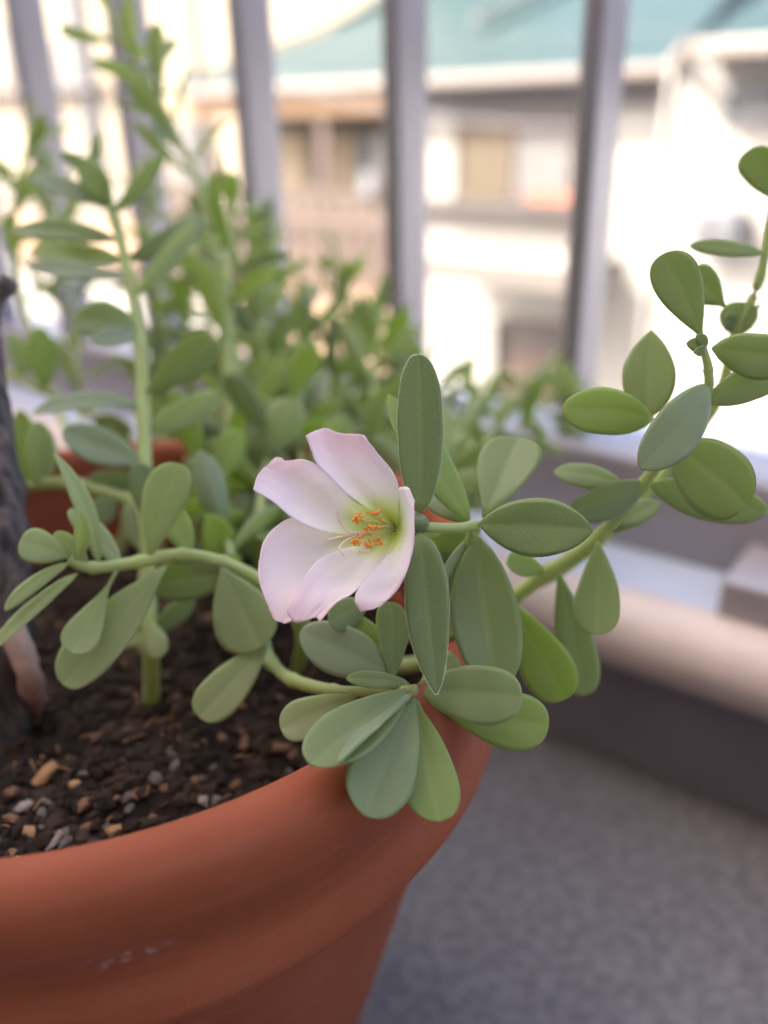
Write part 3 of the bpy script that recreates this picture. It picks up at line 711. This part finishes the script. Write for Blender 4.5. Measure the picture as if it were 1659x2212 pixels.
PET = [
 # top petal
 [[(1150, 900, 3*k), (1165, 905, 4*k), (1180, 912, 4*k), (1190, 920, 3*k), (1196, 930, 2*k)],
  [(985, 800, 1*k), (1040, 790, 4*k), (1100, 790, 5*k), (1155, 795, 3*k), (1205, 800, 0)],
  [(845, 700, -1*k), (950, 680, 3*k), (1050, 680, 4*k), (1140, 680, 2*k), (1208, 690, -2*k)],
  [(735, 590, -3*k), (860, 580, 2*k), (970, 580, 3*k), (1085, 585, 1*k), (1190, 605, -3*k)],
  [(640, 495, -5*k), (780, 480, 0), (900, 480, 1*k), (1025, 480, 0), (1140, 515, -3*k)],
  [(600, 390, -6*k), (715, 370, -1*k), (840, 375, -1*k), (950, 390, -1*k), (1060, 425, -3*k)],
  [(566, 305, -7*k), (690, 250, -3*k), (815, 290, -2*k), (880, 290, -3*k), (968, 298, -3*k)]],
 # left petal
 [[(1140, 920, 4*k), (1150, 915, 4*k), (1160, 915, 4*k), (1170, 915, 4*k), (1180, 920, 3*k)],
  [(900, 985, 2*k), (930, 920, 4*k), (960, 870, 5*k), (985, 840, 4*k), (1000, 812, 2*k)],
  [(740, 975, 0), (770, 880, 3*k), (800, 800, 4*k), (830, 740, 3*k), (870, 730, 1*k)],
  [(610, 940, -2*k), (630, 830, 1*k), (665, 730, 3*k), (700, 650, 3*k), (750, 600, 0)],
  [(470, 868, -4*k), (490, 760, -1*k), (525, 650, 1*k), (570, 560, 1*k), (640, 505, -1*k)],
  [(340, 760, -6*k), (370, 680, -3*k), (410, 600, -1*k), (470, 520, 0), (545, 468, -1*k)],
  [(214, 684, -7*k), (238, 600, -5*k), (285, 533, -3*k), (350, 520, -2*k), (430, 474, -2*k)],
  [(210, 672, -7*k), (238, 585, -5*k), (290, 530, -3*k), (345, 455, -2*k), (398, 456, -2*k)]],
 # large lower-left petal
 [[(1150, 960, 3*k), (1150, 950, 4*k), (1150, 945, 4*k), (1150, 935, 4*k), (1150, 930, 4*k)],
  [(930, 1120, -1*k), (910, 1060, 2*k), (900, 1010, 3*k), (890, 980, 4*k), (890, 950, 3*k)],
  [(800, 1230, -3*k), (760, 1150, 0), (730, 1070, 2*k), (720, 1000, 3*k), (740, 930, 2*k)],
  [(720, 1350, -5*k), (640, 1250, -1*k), (580, 1130, 0), (560, 1000, 1*k), (600, 900, 1*k)],
  [(640, 1460, -7*k), (530, 1350, -4*k), (440, 1210, -2*k), (415, 1040, -1*k), (470, 868, -1*k)],
  [(560, 1540, -8*k), (440, 1450, -6*k), (330, 1310, -4*k), (290, 1150, -3*k), (345, 940, -2*k)],
  [(480, 1575, -8*k), (375, 1545, -7*k), (285, 1400, -6*k), (240, 1240, -5*k), (275, 1030, -3*k)],
  [(425, 1602, -8*k), (352, 1575, -7*k), (306, 1480, -6*k), (250, 1310, -5*k), (236, 1170, -4*k)]],
 # front lower petal
 [[(1180, 965, 2*k), (1175, 970, 3*k), (1165, 970, 3*k), (1155, 970, 3*k), (1150, 960, 3*k)],
  [(1160, 1075, -4*k), (1110, 1090, -1*k), (1060, 1090, 1*k), (1000, 1080, 1*k), (950, 1050, 1*k)],
  [(1085, 1170, -6*k), (1020, 1190, -3*k), (950, 1190, -2*k), (880, 1150, -2*k), (810, 1088, -3*k)],
  [(990, 1280, -8*k), (920, 1310, -5*k), (830, 1300, -4*k), (735, 1240, -4*k), (650, 1162, -5*k)],
  [(890, 1390, -9*k), (820, 1400, -7*k), (720, 1400, -6*k), (620, 1340, -6*k), (560, 1275, -7*k)],
  [(775, 1455, -10*k), (720, 1480, -8*k), (640, 1485, -8*k), (560, 1440, -8*k), (490, 1400, -8*k)],
  [(660, 1590, -10*k), (635, 1560, -9*k), (560, 1580, -9*k), (485, 1590, -9*k), (430, 1525, -9*k)]],
 # right petal, nearest the viewer
 [[(1198, 915, 1*k), (1198, 930, 3*k), (1196, 945, 3*k), (1190, 958, 3*k), (1182, 970, 2*k)],
  [(1212, 800, -3*k), (1228, 880, -1*k), (1230, 960, -1*k), (1205, 1030, -1*k), (1165, 1070, -3*k)],
  [(1208, 672, -5*k), (1265, 830, -5*k), (1265, 990, -4*k), (1210, 1110, -4*k), (1125, 1130, -5*k)],
  [(1240, 656, -6*k), (1296, 850, -7*k), (1285, 1040, -7*k), (1190, 1190, -6*k), (1060, 1205, -7*k)],
  [(1268, 657, -6*k), (1308, 860, -8*k), (1295, 1090, -9*k), (1180, 1270, -8*k), (990, 1285, -8*k)],
  [(1290, 690, -7*k), (1312, 870, -9*k), (1295, 1130, -10*k), (1160, 1360, -9*k), (920, 1375, -9*k)],
  [(1308, 735, -7*k), (1312, 890, -9*k), (1278, 1195, -10*k), (1140, 1425, -10*k), (905, 1450, -10*k)],
  [(1312, 760, -7*k), (1306, 960, -9*k), (1268, 1215, -10*k), (1100, 1460, -10*k), (945, 1522, -10*k)]],
]
for i, st in enumerate(PET): loft_petal(st, i+1)
AN = [(905, 870), (935, 840), (962, 890), (920, 897), (998, 835), (1030, 842), (1068, 830), (1095, 892), (1008, 930), (1024, 952), (975, 942), (1000, 975), (962, 988), (940, 1005), (890, 1032), (906, 1048), (935, 1050),
      (980, 1050), (1010, 1033), (1016, 1066), (1070, 1018), (1058, 1050), (1086, 1046), (1072, 938), (945, 885), (910, 1022), (918, 858), (950, 862), (1050, 838), (985, 955), (1035, 935), (925, 1030), (995, 1062), (1045, 1028), (895, 885)]
fr = random.Random(5)
for ax, ay in AN:
    dz = -.0042 - .0044*(1195-ax)/300 + fr.uniform(-.0008, .0008)
    tip = Zf(ax, ay, dz); bs = Zf(1175+fr.uniform(-12, 8), 945+fr.uniform(-14, 14), .0015)
    mid = bs.lerp(tip, .55)+Vector((0, 0, .0004*(1 if ay < 945 else -1)))
    V, F = tube_geo(cr([bs, mid, tip], 4), [.00007]*9, 5)
    nf = len(F)
    vs, fs = rock_geo(fr, .00048); rr = Matrix.Rotation(fr.uniform(0, 6.28), 3, 'Y')
    bb = len(V); V = V+[tip+rr @ Vector((q.x*1.35, q.y, q.z*1.1)) for q in vs]; F = F+[tuple(bb+j for j in f) for f in fs]
    o = mesh_obj('stamen', V, F, None, flower, mats=[M['filament'], M['anther']], mi=[0]*nf+[1]*len(fs), attr=[(0.5, 1, 0, 1)]*len(V))
for pts in (((1130, 950, 0), (930, 975, -.004), (845, 960, -.0062), (800, 890, -.0075), (780, 820, -.0082)),
            ((930, 978, -.004), (830, 995, -.006), (720, 1020, -.0075)), ((930, 985, -.004), (850, 1020, -.0065), (800, 1070, -.008), (830, 1130, -.009)),
            ((940, 985, -.0045), (960, 1060, -.007), (1000, 1100, -.0078), (930, 1098, -.008))):
    c = cr([Zf(*p) for p in pts], 5); V, F = tube_geo(c, [.00013+.00009*i/len(c) for i in range(len(c))], 7)
    mesh_obj('style', V, F, M['style'], flower, attr=[(.5, 1, 0, 1)]*len(V))
# calyx: two rounded sepals over a globe
cpt = P(906, 1132, .1805); V, F = tube_geo([cpt+(P(926, 1137, .181)-cpt)*u for u in (-.9, -.55, 0, .45, .8, 1)], [.0013, .0019, .0022, .0019, .0012, .0007], 14)
mesh_obj('calyx', V, F, M['leaf_focus'], flower, attr=[(.6, .6, 0, 1)]*len(V))
V, F, A, _ = leaf_geo(P(926, 1136, .1802), P(880, 1112, .1785), 42/FD*.18, (CAM-cpt).normalized()+Vector((0, 0, .9)), .12, 'ell', -.3)
mesh_obj('sepal', V, F, M['leaf_focus'], flower, attr=A)

# --- shoot reaching right towards the railing ------------------------
b_ = soil_pt(960, 1330)
B_sh = shoot_thing(b_, 'purslane shoot arching out over the beige kerb with broad grey green leaves')
stem(B_sh, [W(b_), (1030, 1340, .225), (1110, 1290, .218), (1190, 1232, .213), (1295, 1158, .207), (1385, 1050, .200), (1450, 962, .194), (1522, 862, .188), (1530, 800, .185), (1517, 748, .184)], 15, 7)
LB = [
 ((1292, 1165, .206), (1290, 1372, .200), 100, 5, -.06, 'obov', 'leaf', .12),
 ((1180, 1235, .213), (1095, 1215, .209), 60, 10, .05, 'obov', 'leaf_bright', .1),
 ((1205, 1228, .214), (1262, 1502, .216), 90, -15, -.04, 'obov', 'leaf', .12),
 ((1392, 1042, .200), (1226, 1104, .198), 96, -28, .10, 'ell', 'leaf_blue', .14),
 ((1400, 1045, .201), (1656, 1106, .206), 92, 12, -.05, 'ell', 'leaf', .12),
 ((1345, 1045, .203), (1196, 1020, .206), 62, 25, .05, 'ell', 'leaf', .12),
 ((1300, 1150, .206), (1425, 1085, .208), 62, -25, .05, 'ell', 'leaf', .12),
 ((1458, 962, .194), (1612, 1094, .184), 158, 0, .05, 'round', 'leaf', .08),
 ((1412, 905, .196), (1214, 884, .192), 104, 10, .04, 'ell', 'leaf_bright', .10),
 ((1400, 905, .197), (1407, 714, .199), 112, 0, .02, 'point', 'leaf', .12),
 ((1530, 830, .186), (1384, 1012, .181), 108, -18, .10, 'ell', 'leaf_blue', .16),
 ((1522, 868, .188), (1690, 808, .187), 76, 15, -.03, 'ell', 'leaf', .12),
 ((1516, 728, .184), (1432, 549, .181), 100, 10, .05, 'obov', 'leaf', .12),
 ((1538, 752, .184), (1720, 778, .180), 100, 0, .05, 'ell', 'leaf', .1),
 ((1522, 745, .184), (1484, 742, .1825), 30, 0, .1, 'ell', 'leaf', .2),
 ((1524, 750, .184), (1506, 722, .182), 26, 30, .1, 'ell', 'leaf', .2),
 ((1520, 752, .184), (1500, 760, .1815), 24, -30, .1, 'ell', 'leaf', .2),
 ((1566, 662, .200), (1488, 590, .203), 82, 0, .06, 'obov', 'leaf', .1),
]
for b, t, wd, ro, be, sh, m, cu in LB: leaf(B_sh, b, t, wd, ro, be, sh, m, cu)
# second tip at the right edge
b_ = soil_pt(1000, 1300)
B2 = shoot_thing(b_, 'tall purslane shoot leaning beside the white house with few narrow leaves')
stem(B2, [W(b_), (1180, 1250, .245), (1400, 1060, .235), (1540, 880, .225), (1590, 725, .218), (1642, 600, .214), (1668, 450, .21)], 11, 7)
for b, t, wd, ro, be, sh, m in [((1590, 726, .218), (1602, 652, .216), 78, 0, .05, 'round', 'leaf'), ((1600, 690, .217), (1644, 658, .217), 16, 0, 0, 'lance', 'leaf'),
        ((1650, 548, .213), (1490, 531, .211), 40, 30, .08, 'ell', 'leaf'), ((1668, 430, .21), (1622, 322, .208), 78, 0, .05, 'obov', 'leaf'), ((1590, 700, .218), (1560, 690, .216), 40, 0, .05, 'ell', 'leaf')]:
    leaf(B2, b, t, wd, ro, be, sh, m)

# --- drooping rosette in front of the rim ------------------------------
b_ = soil_pt(545, 1370)
C_sh = shoot_thing(b_, 'low purslane rosette of spoon shaped leaves drooping over the front of the pot rim')
stem(C_sh, [W(b_), (566, 1392, .236), (586, 1432, .222), (632, 1468, .208), (720, 1492, .196), (810, 1492, .190), (896, 1490, .182)], 13, 10)
LC = [
 ((890, 1486, .185), (672, 1652, .158), 132, 15, .06, 'obov', 'leaf', .14),
 ((770, 1500, .192), (608, 1578, .190), 96, 10, .05, 'obov', 'leaf_pale', .12),
 ((892, 1496, .183), (733, 1646, .156), 62, 55, .02, 'ell', 'leaf_blue', .25),
 ((896, 1510, .183), (786, 1760, .160), 146, 0, .04, 'obov', 'leaf', .10),
 ((902, 1515, .184), (948, 1774, .166), 122, 0, -.03, 'obov', 'leaf_bright', .10),
 ((915, 1497, .183), (1128, 1508, .177), 126, -8, .08, 'round', 'leaf', .12),
 ((920, 1500, .187), (1184, 1572, .186), 124, 8, .04, 'obov', 'leaf_bright', .12),
 ((885, 1478, .186), (748, 1466, .184), 46, 30, .05, 'ell', 'leaf', .15),
 ((846, 1458, .190), (650, 1362, .192), 112, 10, .05, 'ell', 'leaf_blue', .12),
 ((838, 1448, .193), (744, 1330, .196), 86, 0, .04, 'ell', 'leaf_bright', .12),
 ((846, 1475, .189), (842, 1300, .194), 74, 15, .04, 'obov', 'leaf', .12),
 ((800, 1300, .199), (712, 1345, .190), 72, 5, .04, 'obov', 'leaf', .12),
 ((905, 1480, .188), (985, 1420, .194), 60, 10, .04, 'obov', 'leaf_pale', .12),
]
for b, t, wd, ro, be, sh, m, cu in LC: leaf(C_sh, b, t, wd, ro, be, sh, m, cu)

# --- shoot bowing left over the soil -----------------------------------
b_ = soil_pt(640, 1440)
D_sh = shoot_thing(b_, 'purslane shoot bowing sideways over bare soil with pale drooping leaves')
stem(D_sh, [W(b_), (650, 1345, .226), (565, 1258, .222), (480, 1216, .220), (395, 1198, .218), (300, 1214, .214), (200, 1226, .209), (150, 1210, .206)], 14, 11)
LD = [
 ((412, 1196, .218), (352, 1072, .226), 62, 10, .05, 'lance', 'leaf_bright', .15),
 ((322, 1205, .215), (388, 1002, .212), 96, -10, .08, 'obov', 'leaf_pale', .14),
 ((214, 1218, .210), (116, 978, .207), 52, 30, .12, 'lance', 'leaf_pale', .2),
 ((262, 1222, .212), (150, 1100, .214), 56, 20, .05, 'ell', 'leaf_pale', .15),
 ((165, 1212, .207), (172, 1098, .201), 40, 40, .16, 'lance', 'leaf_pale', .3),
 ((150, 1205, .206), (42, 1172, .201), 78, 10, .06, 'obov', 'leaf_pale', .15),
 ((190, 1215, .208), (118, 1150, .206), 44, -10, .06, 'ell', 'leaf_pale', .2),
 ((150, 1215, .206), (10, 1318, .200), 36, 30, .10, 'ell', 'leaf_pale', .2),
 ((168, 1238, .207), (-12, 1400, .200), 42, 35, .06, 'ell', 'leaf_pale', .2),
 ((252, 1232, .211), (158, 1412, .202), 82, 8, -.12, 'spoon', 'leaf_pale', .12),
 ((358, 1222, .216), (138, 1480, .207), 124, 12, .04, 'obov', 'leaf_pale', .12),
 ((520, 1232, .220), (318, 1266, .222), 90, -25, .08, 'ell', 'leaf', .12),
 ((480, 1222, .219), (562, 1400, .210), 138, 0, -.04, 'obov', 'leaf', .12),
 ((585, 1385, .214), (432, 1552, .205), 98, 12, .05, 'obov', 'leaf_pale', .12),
]
for b, t, wd, ro, be, sh, m, cu in LD: leaf(D_sh, b, t, wd, ro, be, sh, m, cu)

# --- upright shoot in mid pot --------------------------------------------
b_ = soil_pt(325, 1512)
E_sh = shoot_thing(b_, 'tall upright purslane stem rising from bare soil with leaves all the way up')
stem(E_sh, [W(b_), (326, 1400, .240), (320, 1250, .246), (316, 1100, .250), (310, 900, .262), (302, 740, .272), (278, 600, .280), (250, 480, .288), (222, 400, .292), (196, 340, .295)], 17, 9)
LE = [
 ((305, 1000, .255), (135, 930, .250), 82, 15, .06, 'ell', 'leaf_blue'), ((300, 872, .262), (72, 892, .252), 56, 35, .14, 'ell', 'leaf_blue'),
 ((312, 850, .264), (462, 732, .262), 84, 10, .06, 'obov', 'leaf'), ((314, 930, .262), (472, 850, .272), 66, 20, .05, 'ell', 'leaf_pale'),
 ((296, 700, .272), (160, 690, .266), 86, 15, .16, 'ell', 'leaf'), ((300, 722, .272), (198, 738, .262), 46, 30, .05, 'ell', 'leaf_blue'),
 ((290, 640, .276), (422, 478, .282), 50, 20, .06, 'ell', 'leaf_pale'), ((280, 600, .279), (56, 572, .276), 46, 40, .06, 'ell', 'leaf_blue'), ((262, 560, .282), (68, 540, .290), 62, 30, .06, 'ell', 'leaf_bright'),
 ((258, 520, .285), (24, 500, .283), 54, 25, .14, 'ell', 'leaf'), ((240, 440, .290), (62, 384, .285), 52, 30, .06, 'ell', 'leaf_blue'), ((244, 462, .289), (352, 336, .29), 40, 35, .05, 'ell', 'leaf'),
 ((232, 450, .29), (176, 350, .28), 64, 0, .04, 'ell', 'leaf'), ((200, 365, .294), (212, 284, .295), 24, 10, .05, 'lance', 'leaf'), ((200, 372, .294), (128, 330, .292), 32, 20, .06, 'lance', 'leaf'), ((275, 560, .284), (440, 470, .296), 60, 15, .14, 'ell', 'leaf_blue'),
 ((318, 1130, .25), (300, 1000, .24), 60, 20, .1, 'obov', 'leaf_blue'), ((324, 1380, .241), (210, 1390, .24), 40, 20, .05, 'ell', 'leaf_pale'), ((324, 1370, .241), (420, 1290, .246), 50, 20, .05, 'ell', 'leaf'), ((328, 1340, .24), (345, 1420, .234), 50, 0, .05, 'obov', 'leaf_pale'),
]
for b, t, wd, ro, be, sh, m in LE: leaf(E_sh, b, t, wd, ro, be, sh, m)

# --- generated shoots further back -------------------------------------------
def grow(label, pts, nleaf, ll, lw, seed,  rD=12, mats=('leaf', 'leaf_pale', 'leaf_blue', 'leaf_bright', 'leaf_pale'), start=.25, shape=('ell', 'obov'), base=None):
    rg = random.Random(seed)
    if pts[-1][2] > .34: lw *= .8; nleaf = int(nleaf*1.2)
    b_ = base if base is not None else soil_pt(pts[0][0], pts[0][1])
    o = shoot_thing(b_, label)
    wp = [b_] + [P(*p) for p in pts[1:]]
    c = cr(wp, 10); m = len(c)-1
    z0 = (wp[0]-CAM).length
    V, F = tube_geo(c, [rD/FD*z0*(1-.55*i/m) for i in range(m+1)], 8, .1, seed)
    mesh_obj('stem', V, F, M['stem'], o, attr=[(.5, 1, 0, 1)]*len(V))
    ang = rg.uniform(0, 6.28)
    for i in range(nleaf):
        s = start+(1-start)*(i+.5)/nleaf; j = min(m-1, int(s*m)); p = c[j].lerp(c[j+1], s*m-j)
        d = (c[j+1]-c[j]).normalized(); ang += 2.4+rg.uniform(-.35, .35)
        a = d.cross(Vector((0, 1, .2))).normalized(); b2 = d.cross(a)
        out = a*math.cos(ang)+b2*math.sin(ang)
        el = R_(rg.uniform(10, 55) + 25*(s > .9)); k_ = 1-.35*max(0, s-.75)/.25
        L_ = ll*k_*rg.uniform(.8, 1.15); dirv = (out*math.cos(el)+d*math.sin(el)).normalized()
        nr = (d*math.cos(el)-out*math.sin(el)).normalized()
        V, F, A, _ = leaf_geo(p, p+dirv*L_, lw*k_*rg.uniform(.8, 1.2), nr, rg.uniform(-.1, .16)*-1, rg.choice(shape),   .2, .0006, 12, rg.uniform(-.4, .4))
        mesh_obj('leaf', V, F, M[rg.choice(mats)], o, attr=A)
    return o
G = [
 ('thick stemmed purslane shoot standing straight behind the leaves left of the flower', [(505, 1150), (503, 1100, .318), (496, 900, .335), (490, 700, .345), (492, 560, .352), (505, 430, .36)], 20, .032, .0115, 1, 17, .2),
 ('tall thin purslane shoot stretching up past the railing bars with sparse leaves', [(560, 1180), (545, 1050, .345), (500, 700, .375), (440, 440, .385), (380, 290, .385), (325, 180, .385), (265, 90, .385), (225, -20, .385)], 17, .030, .0105, 2, 13, .40),
 ('purslane shoot with star shaped leaf tip against the cream house', [(250, 1180), (200, 1050, .36), (90, 800, .40), (30, 560, .41), (40, 400, .41), (66, 300, .41)], 12, .030, .010, 3, 11, .5),
 ('purslane shoot ending in a pointed bud left of the middle railing bar', [(700, 1200), (690, 1080, .36), (700, 900, .40), (722, 740, .42), (735, 640, .43), (738, 560, .43)], 17, .030, .0105, 4, 12, .2),
 ('bushy purslane shoot between the thick stem and the flower top', [(620, 1230), (610, 1080, .33), (590, 920, .36), (570, 760, .38), (560, 640, .39), (575, 470, .40)], 19, .031, .011, 5, 12, .15),
 ('leafy purslane shoot leaning against the middle railing bar', [(760, 1230), (770, 1080, .34), (800, 900, .38), (810, 780, .41), (830, 660, .42)], 16, .030, .011, 6, 11, .15),
 ('short purslane shoot behind the upright flower bract', [(900, 1250), (910, 1120, .33), (925, 960, .37), (930, 860, .39), (920, 770, .40)], 13, .027, .010, 7, 10, .2),
 ('purslane shoot trailing towards the kerb in front of the entrance canopy', [(960, 1250), (985, 1100, .35), (1050, 960, .40), (1120, 880, .43), (1190, 800, .44)], 13, .028, .010, 8, 10, .2),
 ('low purslane shoot spreading along the back of the pot rim', [(420, 1200), (430, 1100, .33), (450, 1000, .36), (420, 880, .38), (400, 780, .38)], 14, .029, .011, 9, 11, .15),
 ('pale purslane shoot at the back of the pot beneath the bushy shoots', [(560, 1280), (560, 1150, .28), (570, 1030, .30), (600, 930, .31), (640, 830, .32)], 13, .028, .011, 10, 12, .15),
 ('low purslane shoot under the left flower petals', [(520, 1330), (505, 1230, .255), (480, 1130, .265), (450, 1040, .28), (430, 960, .29)], 12, .026, .0105, 11, 11, .15),
 ('purslane shoot with rounded leaves filling the gap behind the pink petals', [(680, 1300), (700, 1180, .27), (690, 1080, .29), (650, 990, .31), (640, 890, .33)], 13, .028, .0115, 12, 12, .15),
 ('small purslane sprig behind the rim at the flower stalk', [(850, 1290), (870, 1180, .29), (900, 1090, .31), (960, 1000, .33), (1010, 900, .36)], 12, .027, .0105, 13, 10, .2),
 ('bright purslane shoot growing between two railing bars left of the bush', [(350, 1170), (345, 1060, .36), (370, 850, .40), (410, 680, .42), (420, 560, .43), (430, 480, .43)], 16, .030, .0105, 14, 11, .25),
 ('purslane shoot filling the middle of the bush', [(640, 1200), (650, 1080, .37), (650, 920, .41), (640, 780, .43), (660, 640, .44)], 18, .030, .011, 15, 11, .15),
]
G += [
 ('purslane shoot crowding the thick stem on its railing side', [(470, 1150), (470, 1060, .38), (520, 900, .42), (545, 760, .44), (530, 620, .45), (545, 540, .45)], 18, .030, .011, 21, 10, .2),
 ('purslane shoot topping out just under the slatted balcony', [(600, 1180), (610, 1060, .40), (620, 880, .45), (610, 740, .47), (600, 620, .48)], 18, .030, .011, 22, 10, .2),
 ('purslane shoot with upturned leaves under the middle railing bar', [(720, 1180), (740, 1050, .40), (770, 900, .45), (780, 780, .47), (770, 690, .48)], 17, .030, .011, 23, 10, .2),
 ('purslane shoot spilling over the back rim towards the kerb', [(800, 1200), (830, 1060, .38), (870, 950, .42), (890, 880, .44), (870, 800, .45)], 14, .029, .011, 24, 10, .2),
 ('bushy low purslane shoot in the centre of the pot', [(580, 1290), (560, 1180, .29), (540, 1060, .32), (520, 960, .34), (500, 860, .35)], 14, .029, .0115, 25, 11, .15),
 ('low trailing purslane shoot with small leaves beside the kerb top', [(930, 1240), (980, 1080, .37), (1020, 950, .42), (1040, 890, .44), (1010, 830, .45)], 13, .026, .0105, 26, 9, .2),
 ('purslane shoot under the canopy with rounded leaves touching the railing', [(960, 1240), (1020, 1090, .38), (1110, 950, .43), (1180, 880, .45), (1225, 830, .45)], 13, .027, .011, 27, 9, .25),
 ('purslane shoot at the left back rim with leaves over the bottom rail', [(380, 1160), (360, 1050, .38), (330, 900, .41), (350, 760, .43), (370, 640, .44)], 15, .029, .0105, 28, 10, .25),

 ('slender purslane shoot rising between the stick and the upright stem', [(200, 1180), (190, 1050, .37), (170, 820, .42), (150, 620, .45), (120, 470, .46), (100, 360, .46)], 16, .029, .0095, 31, 9, .35),
 ('slender purslane shoot in front of the second railing bar', [(330, 1160), (335, 1000, .40), (350, 780, .45), (345, 600, .48), (320, 470, .49), (300, 380, .49)], 17, .029, .0095, 32, 9, .3),
 ('slender purslane shoot reaching the slatted balcony rail height', [(470, 1150), (480, 1000, .41), (460, 800, .46), (450, 640, .49), (440, 520, .50), (450, 420, .50)], 17, .029, .0095, 33, 9, .3),
 ('slender purslane shoot with its tip against the third railing bar', [(560, 1160), (575, 1000, .41), (585, 820, .47), (575, 680, .50), (560, 560, .51), (555, 470, .51)], 17, .029, .0095, 34, 9, .3),
 ('fine leaved purslane shoot low beside the third railing bar', [(660, 1160), (670, 1010, .41), (690, 850, .47), (680, 740, .50), (670, 650, .51)], 17, .029, .0095, 35, 9, .25),
 ('fine leaved purslane shoot low behind the pointed bud shoot', [(720, 1160), (745, 1010, .40), (790, 860, .46), (820, 760, .49), (815, 690, .50)], 16, .028, .0095, 36, 9, .25),
]
for lab, pts, nl, ll, lw, sd_, rD, st_ in G: grow(lab, pts, nl, ll, lw, sd_, rD, start=st_)
# low trailing shoot at the left rim, with pale stem crossing to the upright one
b_ = soil_pt(300, 1420)
H = shoot_thing(b_, 'pale purslane stem lying across the pot beside the grey stick')
stem(H, [W(b_), (318, 1190, .262), (300, 1098, .268), (220, 1062, .272), (140, 1042, .276), (40, 1050, .28), (-30, 1040, .28)], 13, 12)
for b, t, wd, ro, be, sh, m in [((70, 1062, .279), (42, 885, .281), 52, 0, .06, 'ell', 'leaf_bright'), ((90, 1060, .278), (80, 910, .275), 70, 10, .05, 'ell', 'leaf_pale'), ((180, 1050, .274), (290, 1030, .272), 60, 20, .05, 'ell', 'leaf_blue'), ((250, 1080, .27), (180, 1130, .262), 60, 10, .05, 'ell', 'leaf'), ((270, 1090, .268), (320, 1190, .26), 60, 10, .05, 'ell', 'leaf')]:
    leaf(H, b, t, wd, ro, be, sh, m)
b_ = soil_pt(250, 1200)
H2 = shoot_thing(b_, 'thin yellow purslane stem slanting up in front of the bottom rail')
stem(H2, [W(b_), (280, 1050, .34), (230, 920, .35), (130, 862, .35), (20, 808, .355), (-40, 770, .36)], 9, 8)
for b, t, wd, ro, be, sh, m in [((98, 845, .35), (84, 705, .35), 62, 0, .04, 'ell', 'leaf_bright'), ((50, 825, .353), (25, 720, .36), 40, 20, .04, 'ell', 'leaf_bright'), ((200, 900, .35), (290, 930, .345), 46, 20, .05, 'ell', 'leaf')]:
    leaf(H2, b, t, wd, ro, be, sh, m)

# --- dead stick and pale twig --------------------------------------------------
b_ = soil_pt(0, 1580)
st_o = tube('stick', [b_, P(8, 1400, .238), P(12, 1200, .238), P(2, 1030, .240), P(-14, 860, .243), P(-22, 720, .246), P(-14, 650, .248), P(12, 618, .248), P(26, 602, .248)], 0, 0, M['bark'], None, 20, 10, wob=.42, seed=7,
            radii=[.0082, .0076, .0066, .0052, .0036, .0028, .0028, .0032, .0022])
tag(st_o, 'charred grey wooden stick stuck upright in the soil with a knobbed tip', 'stick')
tw_o = tube('twig', [on_z(72, 1535, ZS-.001), P(66, 1475, .234), P(48, 1412, .2295), P(24, 1352, .228)], .0030, .0036, M['twig'], None, 12, 5, wob=.25, seed=2)
tag(tw_o, 'short pale pinkish cut twig lying against the stick', 'twig')
